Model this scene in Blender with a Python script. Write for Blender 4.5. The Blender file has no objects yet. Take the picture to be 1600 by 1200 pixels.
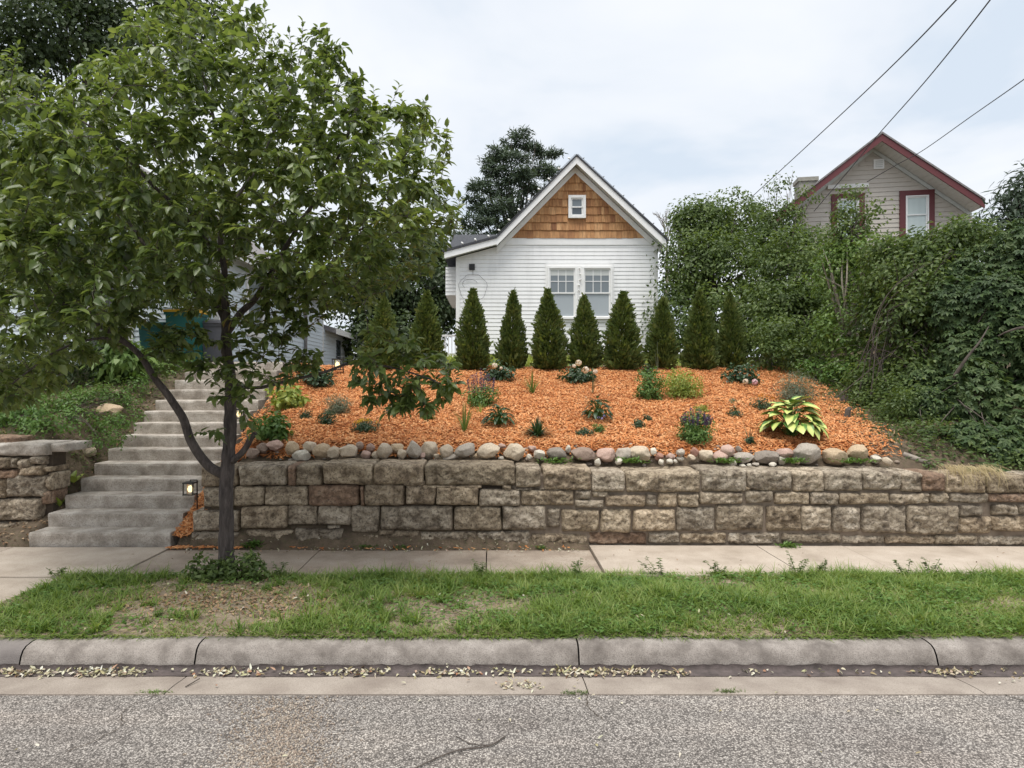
import bpy, math, random
import numpy as np
from mathutils import Vector, Matrix, noise as mnoise
R = math.radians
random.seed(11)
rng = np.random.default_rng(11)
S = bpy.context.scene
COL = S.collection

# ---------------------------------------------------------------- camera
F, CX, CY, CZ = 1000.0, 770.0, 600.0, 1.91      # focal length and principal point in 1600x1200 pixels, eye height
cam = bpy.data.cameras.new('camera'); camo = bpy.data.objects.new('camera', cam); COL.objects.link(camo)
camo.location = (0, 0, CZ); camo.rotation_euler = (R(90), 0, 0)
cam.sensor_width = 36; cam.lens = 36 * F / 1600; cam.shift_x = (800 - CX) / 1600
cam.clip_end = 1000; cam.clip_start = .05
S.camera = camo
# ---------------------------------------------------------------- sky, sun, exposure
SUN_EL, SUN_AZ = 72, 203           # azimuth clockwise from +Y (north = away from the camera)
W = bpy.data.worlds.new('World'); S.world = W; W.use_nodes = True
nt = W.node_tree; nt.nodes.clear()
def N_(t, k, **kw):
    n = t.nodes.new(k)
    for a, b in kw.items(): setattr(n, a, b)
    return n
out = N_(nt, 'ShaderNodeOutputWorld'); bg = N_(nt, 'ShaderNodeBackground')
sky = N_(nt, 'ShaderNodeTexSky', sky_type='NISHITA', sun_disc=False)
sky.sun_elevation = R(SUN_EL); sky.sun_rotation = R(SUN_AZ); sky.air_density = 1.0; sky.dust_density = 2.5
tc = N_(nt, 'ShaderNodeTexCoord'); sep = N_(nt, 'ShaderNodeSeparateXYZ'); nt.links.new(tc.outputs['Generated'], sep.inputs[0])
mx = N_(nt, 'ShaderNodeMath', operation='ADD'); mx.inputs[1].default_value = .22
ab = N_(nt, 'ShaderNodeMath', operation='ABSOLUTE'); nt.links.new(sep.outputs['Z'], ab.inputs[0]); nt.links.new(ab.outputs[0], mx.inputs[0])
dx = N_(nt, 'ShaderNodeMath', operation='DIVIDE'); dy = N_(nt, 'ShaderNodeMath', operation='DIVIDE')
nt.links.new(sep.outputs['X'], dx.inputs[0]); nt.links.new(mx.outputs[0], dx.inputs[1])
nt.links.new(sep.outputs['Y'], dy.inputs[0]); nt.links.new(mx.outputs[0], dy.inputs[1])
cmb = N_(nt, 'ShaderNodeCombineXYZ'); nt.links.new(dx.outputs[0], cmb.inputs[0]); nt.links.new(dy.outputs[0], cmb.inputs[1])
nz = N_(nt, 'ShaderNodeTexNoise'); nz.inputs['Scale'].default_value = 1.35; nz.inputs['Detail'].default_value = 5; nz.inputs['Roughness'].default_value = .52
nz.inputs['Distortion'].default_value = .35
mp = N_(nt, 'ShaderNodeMapping'); mp.inputs['Location'].default_value = (3.1, 1.7, 0)
nt.links.new(cmb.outputs[0], mp.inputs[0]); nt.links.new(mp.outputs[0], nz.inputs['Vector'])
cr = N_(nt, 'ShaderNodeValToRGB'); nt.links.new(nz.outputs['Fac'], cr.inputs['Fac'])
SK = 8.3
e = cr.color_ramp.elements
e[0].position = .36; e[0].color = (.655, .735, .83, 1)
e[1].position = .62; e[1].color = (.89, .91, .94, 1)
m_ = e.new(.47); m_.color = (.80, .84, .895, 1)
sc_ = N_(nt, 'ShaderNodeVectorMath', operation='SCALE'); sc_.inputs['Scale'].default_value = SK
nt.links.new(cr.outputs[0], sc_.inputs[0])
mixs = N_(nt, 'ShaderNodeMix', data_type='RGBA'); mixs.inputs['Factor'].default_value = .9
nt.links.new(sky.outputs[0], mixs.inputs['A']); nt.links.new(sc_.outputs[0], mixs.inputs['B'])
nt.links.new(mixs.outputs['Result'], bg.inputs['Color']); bg.inputs['Strength'].default_value = .0515
nt.links.new(bg.outputs[0], out.inputs['Surface'])
sun = bpy.data.lights.new('sun', 'SUN'); sun.energy = 1.5; sun.angle = R(38); sun.color = (1, .96, .89)
so = bpy.data.objects.new('sun', sun); COL.objects.link(so)
dv = Vector((math.sin(R(SUN_AZ)) * math.cos(R(SUN_EL)), math.cos(R(SUN_AZ)) * math.cos(R(SUN_EL)), math.sin(R(SUN_EL))))
so.rotation_euler = dv.to_track_quat('Z', 'Y').to_euler()
S.view_settings.view_transform = 'Standard'; S.view_settings.look = 'None'; S.view_settings.gamma = 1
S.view_settings.exposure = 1.45; S.view_settings.use_curve_mapping = False
S.render.engine = 'CYCLES'
S.cycles.max_bounces = 9; S.cycles.diffuse_bounces = 5; S.cycles.transmission_bounces = 6; S.cycles.glossy_bounces = 2
S.cycles.use_denoising = True
# ---------------------------------------------------------------- helpers
def at(px, py, Y): return Vector(((px - CX) / F * Y, Y, CZ + (CY - py) / F * Y))
def X_(px, Y): return (px - CX) / F * Y
def Z_(py, Y): return CZ + (CY - py) / F * Y
def tag(o, label=None, cat=None, group=None, kind=None):
    if label: o['label'] = label
    if cat: o['category'] = cat
    if group: o['group'] = group
    if kind: o['kind'] = kind
    return o
def link(name, data, parent=None):
    o = bpy.data.objects.new(name, data); COL.objects.link(o)
    if parent is not None: o.parent = parent
    return o
def empty(name, loc=(0, 0, 0), label=None, cat=None, group=None):
    o = link(name, None); o.location = loc; o.empty_display_size = .2
    return tag(o, label, cat, group)
def attach(o, parent):
    """parent while keeping the world place (parents are never rotated or scaled)"""
    o.parent = parent
    p = Vector(parent.location)
    if parent.parent: p = p + Vector(parent.parent.location)
    o.location = Vector(o.location) - p
    return o
def np_mesh(name, V, T, mats=(), smooth=False, mi=None):
    me = bpy.data.meshes.new(name)
    V = np.ascontiguousarray(V, np.float32); T = np.ascontiguousarray(T, np.int32)
    me.vertices.add(len(V)); me.vertices.foreach_set('co', V.ravel())
    k = T.shape[1]
    me.loops.add(T.size); me.loops.foreach_set('vertex_index', T.ravel())
    me.polygons.add(len(T)); me.polygons.foreach_set('loop_start', np.arange(0, T.size, k, dtype=np.int32))
    for m in (mats if isinstance(mats, (list, tuple)) else [mats]): me.materials.append(m)
    if mi is not None: me.polygons.foreach_set('material_index', np.ascontiguousarray(mi, np.int32))
    if smooth: me.polygons.foreach_set('use_smooth', np.ones(len(T), bool))
    me.update(calc_edges=True)
    return me
class MB:
    def __init__(s): s.v = []; s.f = []
    def add(s, vs, fs):
        b = len(s.v); s.v += [tuple(v) for v in vs]; s.f += [tuple(i + b for i in f) for f in fs]
    def box(s, x0, x1, y0, y1, z0, z1):
        s.add([(x0,y0,z0),(x1,y0,z0),(x1,y1,z0),(x0,y1,z0),(x0,y0,z1),(x1,y0,z1),(x1,y1,z1),(x0,y1,z1)],
              [(0,3,2,1),(4,5,6,7),(0,1,5,4),(1,2,6,5),(2,3,7,6),(3,0,4,7)])
        return s
    def prism(s, poly, y0, y1):          # poly of (x, z), extruded along y; winding counter-clockwise seen from -y
        n = len(poly)
        s.add([(x, y0, z) for x, z in poly] + [(x, y1, z) for x, z in poly],
              [tuple(range(n)), tuple(range(2*n-1, n-1, -1))] + [((i+1) % n, i, i+n, (i+1) % n + n) for i in range(n)])
        return s
    def prismx(s, poly, x0, x1):         # poly of (y, z), extruded along x
        n = len(poly)
        s.add([(x0, y, z) for y, z in poly] + [(x1, y, z) for y, z in poly],
              [tuple(range(n-1, -1, -1)), tuple(range(n, 2*n))] + [(i, (i+1) % n, (i+1) % n + n, i+n) for i in range(n)])
        return s
    def tube(s, pts, rad, n=6, cap=True):
        pts = [Vector(p) for p in pts]
        if not hasattr(rad, '__len__'): rad = [rad] * len(pts)
        b = len(s.v); up = None
        for i, p in enumerate(pts):
            d = (pts[min(i+1, len(pts)-1)] - pts[max(i-1, 0)])
            d = d.normalized() if d.length > 1e-9 else Vector((0, 0, 1))
            if up is None: up = d.orthogonal().normalized()
            a = (up - d * up.dot(d)); a = a.normalized() if a.length > 1e-6 else d.orthogonal().normalized()
            up = a; c = d.cross(a)
            for k in range(n):
                t = 2 * math.pi * k / n
                s.v.append(tuple(p + (a * math.cos(t) + c * math.sin(t)) * rad[i]))
        for i in range(len(pts) - 1):
            for k in range(n):
                k2 = (k + 1) % n
                s.f.append((b+i*n+k, b+i*n+k2, b+(i+1)*n+k2, b+(i+1)*n+k))
        if cap:
            s.f.append(tuple(b + k for k in range(n-1, -1, -1))); e = b + (len(pts)-1)*n
            s.f.append(tuple(e + k for k in range(n)))
        return s
    def mesh(s, name, m, smooth=False):
        me = bpy.data.meshes.new(name); me.from_pydata(s.v, [], s.f)
        for q in (m if isinstance(m, (list, tuple)) else [m]): me.materials.append(q)
        if smooth: me.polygons.foreach_set('use_smooth', np.ones(len(me.polygons), bool))
        me.update(); return me
    def build(s, name, m, parent=None, smooth=False):
        o = link(name, s.mesh(name, m, smooth))
        if parent is not None: attach(o, parent)
        return o
def crom(pts, n=6):
    """smooth a polyline (Catmull-Rom)"""
    P = [Vector(p) for p in pts]; P = [2*P[0]-P[1]] + P + [2*P[-1]-P[-2]]; r = []
    for i in range(1, len(P) - 2):
        for k in range(n):
            t = k / n; a, b, c, d = P[i-1], P[i], P[i+1], P[i+2]
            r.append(.5*((2*b) + (c-a)*t + (2*a-5*b+4*c-d)*t*t + (3*b-a-3*c+d)*t*t*t))
    r.append(P[-2]); return r
# ---------------------------------------------------------------- materials
def ramp(t, stops, fac):
    n = N_(t, 'ShaderNodeValToRGB'); el = n.color_ramp.elements
    el[0].position, el[0].color = stops[0][0], (*stops[0][1], 1)
    el[1].position, el[1].color = stops[-1][0], (*stops[-1][1], 1)
    for p, c in stops[1:-1]: q = el.new(p); q.color = (*c, 1)
    t.links.new(fac, n.inputs['Fac']); return n.outputs['Color']
def noise_(t, vec, scale, detail=4, rough=.6, dist=0):
    n = N_(t, 'ShaderNodeTexNoise'); n.inputs['Scale'].default_value = scale; n.inputs['Detail'].default_value = detail
    n.inputs['Roughness'].default_value = rough; n.inputs['Distortion'].default_value = dist
    t.links.new(vec, n.inputs['Vector']); return n.outputs['Fac']
def mixc(t, fac, a, b, mode='MIX'):
    n = N_(t, 'ShaderNodeMix', data_type='RGBA', blend_type=mode)
    for s, v in (('Factor', fac), ('A', a), ('B', b)):
        if hasattr(v, 'is_output'): t.links.new(v, n.inputs[s])
        elif isinstance(v, (int, float)): n.inputs[s].default_value = v
        else: n.inputs[s].default_value = (*v, 1)
    return n.outputs['Result']
def base(name):
    m = bpy.data.materials.new(name); m.use_nodes = True; t = m.node_tree
    b = t.nodes['Principled BSDF']; tcn = N_(t, 'ShaderNodeTexCoord')
    return m, t, b, tcn.outputs['Object']
def bump(t, b, h, strength, dist=.01):
    n = N_(t, 'ShaderNodeBump'); n.inputs['Strength'].default_value = strength; n.inputs['Distance'].default_value = dist
    t.links.new(h, n.inputs['Height']); t.links.new(n.outputs[0], b.inputs['Normal'])
def pmat(name, stops, scale=5, rough=.8, bs=40, bstr=.3, detail=5, objvar=0, stretch=None, spec=.3, bdist=.01, fine=None):
    """noise-coloured rough surface; objvar = brightness spread between objects; fine = (scale, colour, amount) speckle"""
    m, t, b, v = base(name)
    if stretch:
        mpn = N_(t, 'ShaderNodeMapping'); mpn.inputs['Scale'].default_value = stretch; t.links.new(v, mpn.inputs[0]); v = mpn.outputs[0]
    if objvar:
        oi = N_(t, 'ShaderNodeObjectInfo')
        ad = N_(t, 'ShaderNodeVectorMath', operation='ADD'); sc = N_(t, 'ShaderNodeMath', operation='MULTIPLY'); sc.inputs[1].default_value = 37
        t.links.new(oi.outputs['Random'], sc.inputs[0]); t.links.new(v, ad.inputs[0]); t.links.new(sc.outputs[0], ad.inputs[1]); v = ad.outputs[0]
    c = ramp(t, stops, noise_(t, v, scale, detail))
    if fine:
        f = ramp(t, [(.5, (0, 0, 0)), (.62, (1, 1, 1))], noise_(t, v, fine[0], 3, .7))
        fm = N_(t, 'ShaderNodeMath', operation='MULTIPLY'); fm.inputs[1].default_value = fine[2]; t.links.new(f, fm.inputs[0])
        c = mixc(t, fm.outputs[0], c, fine[1])
    if objvar:
        h = N_(t, 'ShaderNodeHueSaturation'); mr = N_(t, 'ShaderNodeMapRange')
        mr.inputs['To Min'].default_value = 1 - objvar; mr.inputs['To Max'].default_value = 1 + objvar
        t.links.new(oi.outputs['Random'], mr.inputs['Value']); t.links.new(mr.outputs[0], h.inputs['Value']); t.links.new(c, h.inputs['Color']); c = h.outputs[0]
    t.links.new(c, b.inputs['Base Color']); b.inputs['Roughness'].default_value = rough; b.inputs['Specular IOR Level'].default_value = spec
    if objvar >= .15:
        m7 = N_(t, 'ShaderNodeMath', operation='MULTIPLY'); m7.inputs[1].default_value = 7.3; t.links.new(oi.outputs['Random'], m7.inputs[0]); f7 = N_(t, 'ShaderNodeMath', operation='FRACT'); t.links.new(m7.outputs[0], f7.inputs[0])
        t.links.new(mixc(t, 1.0, c, ramp(t, [(0, (.93, .945, .97)), (.35, (1, 1, 1)), (.7, (1.04, 1.0, .93)), (1, (1.03, .97, .91))], f7.outputs[0]), 'MULTIPLY'), b.inputs['Base Color'])
    if bstr: bump(t, b, noise_(t, v, bs, 5, .65), bstr, bdist)
    return m
def flat(name, c, rough=.5, metal=0, spec=.5, emit=0):
    m, t, b, v = base(name)
    n = noise_(t, v, 9, 3); cc = mixc(t, n, tuple(x * .9 for x in c), tuple(min(1, x * 1.08) for x in c)); t.links.new(cc, b.inputs['Base Color'])
    b.inputs['Roughness'].default_value = rough; b.inputs['Metallic'].default_value = metal; b.inputs['Specular IOR Level'].default_value = spec
    if emit: b.inputs['Emission Color'].default_value = (*c, 1); b.inputs['Emission Strength'].default_value = emit
    return m
def leafm(name, cols, trans=.3, rough=.45, clump=1.2, spec=.35):
    """leaf: colour varies leaf by leaf (mesh island) and branch by branch; some light passes through"""
    m, t, b, v = base(name)
    g = N_(t, 'ShaderNodeNewGeometry'); oi = N_(t, 'ShaderNodeObjectInfo')
    a = N_(t, 'ShaderNodeMath', operation='ADD'); t.links.new(g.outputs['Random Per Island'], a.inputs[0]); t.links.new(oi.outputs['Random'], a.inputs[1])
    fr = N_(t, 'ShaderNodeMath', operation='FRACT'); t.links.new(a.outputs[0], fr.inputs[0])
    nn = noise_(t, g.outputs['Position'], clump, 2, .5)
    mm = N_(t, 'ShaderNodeMath', operation='MULTIPLY_ADD'); t.links.new(fr.outputs[0], mm.inputs[0]); mm.inputs[1].default_value = .62
    n3 = N_(t, 'ShaderNodeMath', operation='MULTIPLY_ADD'); t.links.new(nn, n3.inputs[0]); n3.inputs[1].default_value = .9; n3.inputs[2].default_value = -.26
    t.links.new(n3.outputs[0], mm.inputs[2])
    c = ramp(t, [(i / (len(cols) - 1), q) for i, q in enumerate(cols)], mm.outputs[0])
    t.links.new(c, b.inputs['Base Color']); b.inputs['Roughness'].default_value = rough; b.inputs['Specular IOR Level'].default_value = spec
    if trans:
        tr = N_(t, 'ShaderNodeBsdfTranslucent'); mixn = N_(t, 'ShaderNodeMixShader'); mixn.inputs[0].default_value = trans
        hc = mixc(t, 1.0, c, (1.3, 1.25, .7), 'MULTIPLY'); t.links.new(hc, tr.inputs['Color'])
        o = t.nodes['Material Output']; t.links.new(b.outputs[0], mixn.inputs[1]); t.links.new(tr.outputs[0], mixn.inputs[2]); t.links.new(mixn.outputs[0], o.inputs['Surface'])
    return m
M = {}
M['asphalt'] = None
M['concrete'] = pmat('concrete', [(.3, (.33, .275, .22)), (.5, (.43, .365, .30)), (.7, (.50, .435, .365))], 2.4, .92, 70, .4, 9, fine=(120, (.25, .2, .16), .5), bdist=.006)
M['concrete_old'] = pmat('concrete_old', [(.3, (.25, .2, .16)), (.5, (.36, .295, .235)), (.7, (.44, .375, .31))], 2.8, .92, 60, .5, 9, fine=(100, (.17, .135, .11), .55), bdist=.008)
M['kerb'] = pmat('kerb', [(.3, (.125, .108, .096)), (.45, (.215, .19, .17)), (.56, (.285, .255, .23)), (.74, (.37, .335, .305))], 5.5, .92, 90, .7, 9, fine=(130, (.11, .095, .085), .6), bdist=.006, objvar=.05)
M['kerb_dark'] = pmat('kerb_dark', [(.3, (.14, .125, .12)), (.7, (.24, .215, .2))], 3, .92, 120, .5)
M['gutter'] = pmat('gutter', [(.3, (.24, .2, .17)), (.5, (.32, .275, .235)), (.7, (.39, .34, .295))], 3, .92, 100, .5, 9, fine=(130, (.16, .135, .115), .55), bdist=.006)
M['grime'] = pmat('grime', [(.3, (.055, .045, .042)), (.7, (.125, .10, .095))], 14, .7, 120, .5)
M['step'] = pmat('step', [(.28, (.21, .18, .15)), (.45, (.36, .32, .275)), (.58, (.48, .435, .385)), (.74, (.60, .565, .515))], 4.5, .92, 38, .8, 8, fine=(60, (.17, .15, .13), .5), bdist=.014, objvar=.06)
M['stone'] = pmat('stone', [(.27, (.075, .058, .043)), (.40, (.235, .188, .138)), (.50, (.385, .32, .24)), (.62, (.52, .44, .34)), (.8, (.63, .565, .47))], 7.5, .92, 26, 1.0, 10, objvar=.2, bdist=.045, fine=(34, (.075, .058, .045), .65))
M['stone_red'] = pmat('stone_red', [(.25, (.11, .07, .05)), (.5, (.31, .205, .14)), (.75, (.47, .355, .26))], 8, .92, 26, 1.0, 10, objvar=.12, bdist=.045, fine=(34, (.085, .06, .045), .6))
M['mortar'] = pmat('mortar', [(.3, (.16, .125, .095)), (.7, (.26, .21, .165))], 8, .95, 60, .5)
M['gap'] = pmat('gap', [(.3, (.045, .035, .027)), (.7, (.10, .078, .058))], 8, .95, 60, .5)
M['soil'] = pmat('soil', [(.3, (.07, .052, .037)), (.5, (.135, .10, .07)), (.7, (.22, .165, .115))], 5, .95, 45, .9, 8, bdist=.03, fine=(30, (.06, .075, .025), .35))
M['drysoil'] = pmat('drysoil', [(.3, (.17, .13, .095)), (.5, (.27, .215, .16)), (.7, (.36, .29, .22))], 6, .95, 60, .8, 7, bdist=.02)
def rock(name, a, b_): return pmat(name, [(.28, tuple(x*.72 for x in a)), (.5, a), (.72, b_)], 9, .8, 50, .45, 7, objvar=.12, bdist=.02, fine=(70, tuple(x*.5 for x in a), .5))
M['r_grey'] = rock('rock_grey', (.42, .37, .31), (.56, .51, .44)); M['r_dark'] = rock('rock_dark_grey', (.25, .215, .18), (.35, .305, .26))
M['r_tan'] = rock('rock_tan', (.50, .38, .25), (.64, .52, .38)); M['r_pink'] = rock('rock_pink', (.48, .33, .27), (.60, .46, .40))
M['r_pale'] = rock('rock_pale', (.60, .55, .46), (.74, .70, .61)); M['r_cream'] = rock('rock_cream', (.55, .455, .34), (.68, .59, .47))
M['r_brown'] = rock('rock_brown', (.32, .235, .185), (.43, .335, .275)); M['r_red'] = rock('rock_red', (.36, .19, .14), (.48, .3, .235))
M['white'] = pmat('white_vinyl', [(.3, (.77, .775, .775)), (.5, (.845, .85, .85)), (.7, (.875, .88, .88))], 2.2, .45, 50, 0, 7, stretch=(2.2, 2.2, .5), spec=.35); M['trim'] = flat('white_trim', (.84, .84, .83), .4)
M['soffit'] = flat('soffit', (.60, .62, .60), .6)
M['tan'] = flat('tan_siding', (.53, .485, .43), .5); M['tansoffit'] = flat('tan_soffit', (.72, .70, .66), .6); M['redtrim'] = flat('red_trim', (.125, .026, .03), .55)
M['blue'] = flat('pale_blue_siding', (.66, .74, .80), .5)
M['shingle'] = pmat('roof_shingle', [(.3, (.035, .038, .045)), (.7, (.085, .088, .098))], 22, .9, 60, .6)
M['shinglegrey'] = pmat('roof_grey', [(.3, (.17, .16, .16)), (.7, (.28, .265, .26))], 18, .9, 60, .6)
M['black'] = flat('black_metal', (.02, .02, .021), .45, .3); M['dark'] = flat('dark_void', (.012, .012, .012), .9)
M['cable'] = flat('cable', (.06, .06, .065), .6)
M['bulb'] = flat('bulb_white', (.9, .9, .88), .25); M['bulbdark'] = flat('bulb_grey', (.25, .26, .27), .3)
M['lampglow'] = flat('lamp_glow', (1, .78, .42), .4, emit=.8)
M['teal'] = flat('teal_plastic', (.010, .115, .105), .5); M['yellow'] = flat('yellow_plastic', (.75, .42, .03), .45); M['binrgrey'] = flat('grey_plastic', (.09, .09, .105), .5)
M['block'] = pmat('concrete_block', [(.3, (.26, .25, .22)), (.7, (.38, .37, .33))], 6, .95, 50, .5)
M['deadwood'] = pmat('dead_wood', [(.3, (.13, .11, .09)), (.7, (.32, .28, .24))], 10, .85, 40, .6, stretch=(1, 1, 1))
def glass(name, c, rough):
    m, t, b, v = base(name); b.inputs['Base Color'].default_value = (*c, 1); b.inputs['Roughness'].default_value = rough; b.inputs['Specular IOR Level'].default_value = .8; return m
M['glass'] = glass('window_glass', (.16, .19, .21), .06); M['screen'] = glass('window_screen', (.36, .40, .43), .45); M['glassdark'] = glass('window_glass_dark', (.07, .085, .1), .08)
m, t, b, v = base('lantern_glass'); b.inputs['Transmission Weight'].default_value = .9; b.inputs['Roughness'].default_value = .05; b.inputs['Base Color'].default_value = (.95, .93, .85, 1); M['lampglass'] = m
m, t, b, v = base('curtain'); w_ = N_(t, 'ShaderNodeTexWave', bands_direction='X'); w_.inputs['Scale'].default_value = 9; t.links.new(v, w_.inputs[0]); t.links.new(ramp(t, [(0, (.42, .5, .5)), (1, (.66, .74, .73))], w_.outputs['Fac']), b.inputs['Base Color']); b.inputs['Roughness'].default_value = .2; M['curtain'] = m
# cedar shakes: colour differs from shake to shake, grain runs up and down
m, t, b, v = base('cedar_shake'); oi = N_(t, 'ShaderNodeObjectInfo'); mpn = N_(t, 'ShaderNodeMapping'); mpn.inputs['Scale'].default_value = (34, 34, 2.2); t.links.new(v, mpn.inputs[0])
adv = N_(t, 'ShaderNodeVectorMath', operation='ADD'); mu = N_(t, 'ShaderNodeMath', operation='MULTIPLY'); mu.inputs[1].default_value = 91; t.links.new(oi.outputs['Random'], mu.inputs[0]); t.links.new(mpn.outputs[0], adv.inputs[0]); t.links.new(mu.outputs[0], adv.inputs[1])
c1 = ramp(t, [(0, (.27, .115, .048)), (.12, (.39, .19, .08)), (.6, (.50, .265, .115)), (1, (.60, .35, .17))], oi.outputs['Random'])
g_ = noise_(t, adv.outputs[0], 1, 4, .6); c2 = mixc(t, .75, c1, ramp(t, [(.3, (.48, .42, .36)), (.65, (1.12, 1.1, 1.05))], g_), 'MULTIPLY')
t.links.new(c2, b.inputs['Base Color']); b.inputs['Roughness'].default_value = .75; bump(t, b, g_, .4, .004); M['cedar'] = m
# bark
m, t, b, v = base('bark'); mpn = N_(t, 'ShaderNodeMapping'); mpn.inputs['Scale'].default_value = (26, 26, 5); t.links.new(v, mpn.inputs[0])
g_ = noise_(t, mpn.outputs[0], 1, 6, .7, .4); t.links.new(ramp(t, [(.28, (.018, .014, .013)), (.48, (.06, .048, .044)), (.62, (.10, .083, .076)), (.75, (.17, .145, .13))], g_), b.inputs['Base Color']); b.inputs['Roughness'].default_value = .9; bump(t, b, g_, 1, .015); M['bark'] = m
M['twig'] = pmat('twig', [(.3, (.05, .04, .035)), (.7, (.12, .10, .085))], 12, .9, 60, .3)
M['palebark'] = pmat('pale_bark', [(.3, (.16, .14, .11)), (.7, (.32, .29, .24))], 14, .9, 60, .5)
# asphalt: worn chip seal, pale stones in dark binder
m, t, b, v = base('asphalt')
vo = N_(t, 'ShaderNodeTexVoronoi'); vo.inputs['Scale'].default_value = 105; t.links.new(v, vo.inputs['Vector'])
sc1 = N_(t, 'ShaderNodeSeparateColor'); t.links.new(vo.outputs['Color'], sc1.inputs[0])
chip = ramp(t, [(0, (.13, .117, .106)), (.25, (.20, .181, .165)), (.5, (.305, .279, .255)), (.75, (.41, .377, .345)), (1, (.56, .52, .475))], sc1.outputs[0])
edge = ramp(t, [(.32, (1, 1, 1)), (.62, (.28, .27, .27))], vo.outputs['Distance'])
c = mixc(t, .85, chip, edge, 'MULTIPLY')
big = ramp(t, [(.3, (.84, .81, .80)), (.5, (1, 1, 1)), (.7, (1.18, 1.16, 1.13))], noise_(t, v, 1.1, 5, .6)); c = mixc(t, 1.0, c, big, 'MULTIPLY')
mpn = N_(t, 'ShaderNodeMapping'); mpn.inputs['Scale'].default_value = (.25, 2.6, 1); t.links.new(v, mpn.inputs[0])
c = mixc(t, 1.0, c, ramp(t, [(.3, (.80, .79, .78)), (.5, (1, 1, 1)), (.68, (1.16, 1.14, 1.12))], noise_(t, mpn.outputs[0], 1.3, 6, .65)), 'MULTIPLY')
t.links.new(c, b.inputs['Base Color']); b.inputs['Roughness'].default_value = .9; bump(t, b, vo.outputs['Distance'], .7, -.006); M['asphalt'] = m
# mulch
def islandm(name, cols, rough=.85):
    m, t, b, v = base(name); g = N_(t, 'ShaderNodeNewGeometry')
    c = ramp(t, [(i / (len(cols) - 1), q) for i, q in enumerate(cols)], g.outputs['Random Per Island'])
    nn = noise_(t, g.outputs['Position'], 1.4, 6, .7); c = mixc(t, 1.0, c, ramp(t, [(.3, (.70, .60, .54)), (.48, (1, 1, 1)), (.7, (1.14, 1.2, 1.3))], nn), 'MULTIPLY')
    t.links.new(c, b.inputs['Base Color']); b.inputs['Roughness'].default_value = rough; return m
M['chip'] = islandm('mulch_chip', [(.30, .095, .026), (.48, .165, .046), (.58, .225, .07), (.63, .28, .10), (.68, .37, .17), (.42, .14, .04)])
M['mulchbase'] = pmat('mulch_base', [(.3, (.22, .066, .02)), (.7, (.44, .15, .045))], 30, .95, 60, 1, bdist=.02)
M['gravel'] = islandm('gravel', [(.16, .13, .105), (.30, .245, .195), (.42, .36, .295), (.24, .185, .145), (.50, .45, .385)])
M['litter'] = islandm('dry_leaf', [(.20, .17, .08), (.40, .36, .24), (.52, .49, .38), (.26, .19, .11), (.36, .35, .18), (.56, .54, .46), (.30, .13, .06)])
M['litterbrown'] = islandm('brown_leaf', [(.16, .09, .045), (.28, .17, .09), (.40, .28, .17), (.22, .13, .07)])
M['grass'] = leafm('grass_blade', [(.055, .10, .02), (.11, .19, .037), (.18, .27, .06), (.25, .325, .09), (.33, .34, .14)], .42, .5, 2.2)
M['grassdry'] = leafm('dry_grass', [(.26, .20, .10), (.40, .32, .18), (.52, .44, .27)], .25, .7, 2)
M['lf_tree'] = leafm('leaf_tree', [(.045, .072, .022), (.095, .14, .04), (.155, .21, .062), (.25, .30, .105)], .45, .36, 1.3, .6)
M['lf_dark'] = leafm('leaf_dark', [(.03, .05, .02), (.055, .085, .033), (.085, .125, .048)], .35, .5, .5)
M['lf_mid'] = leafm('leaf_mid', [(.042, .07, .022), (.08, .125, .037), (.125, .18, .054), (.185, .24, .08)], .42, .45, .8)
M['lf_light'] = leafm('leaf_light', [(.07, .13, .03), (.13, .21, .05), (.20, .28, .075)], .35, .45, 1)
M['lf_creeper'] = leafm('leaf_creeper', [(.026, .05, .02), (.05, .088, .033), (.08, .125, .044), (.125, .165, .062)], .3, .5, 1.1, .25)
M['lf_arb'] = leafm('leaf_arborvitae', [(.04, .068, .018), (.08, .118, .03), (.125, .165, .045), (.19, .20, .075)], .35, .6, 3.5)
M['lf_pine'] = leafm('needle', [(.035, .055, .035), (.06, .09, .055), (.09, .125, .075)], .25, .6, .6)
M['lf_lime'] = leafm('leaf_lime', [(.16, .24, .04), (.27, .34, .07), (.38, .42, .12)], .35, .45, 6)
M['lf_green'] = leafm('leaf_green', [(.055, .12, .025), (.10, .19, .04), (.17, .26, .07)], .3, .42, 5)
M['lf_deep'] = leafm('leaf_deep', [(.018, .045, .018), (.035, .075, .028), (.06, .11, .045)], .2, .4, 5, .5)
M['lf_grey'] = leafm('leaf_grey', [(.09, .12, .075), (.15, .185, .125), (.22, .25, .18)], .25, .6, 5)
M['fl_purple'] = leafm('petal_purple', [(.06, .045, .10), (.12, .09, .17), (.2, .15, .24)], .2, .6, 5)
M['fl_white'] = leafm('petal_white', [(.62, .50, .44), (.78, .70, .64), (.82, .8, .74)], .3, .5, 5); M['fl_pink'] = leafm('petal_pink', [(.62, .36, .46), (.74, .52, .6), (.8, .66, .7)], .3, .5, 5)
M['fl_yellow'] = leafm('petal_yellow', [(.6, .36, .02), (.75, .5, .05)], .2, .5, 5); M['fl_orange'] = leafm('petal_orange', [(.6, .2, .02), (.7, .32, .05)], .2, .5, 5); M['fl_blue'] = leafm('petal_blue', [(.25, .24, .6), (.45, .42, .75)], .2, .5, 5)
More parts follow.
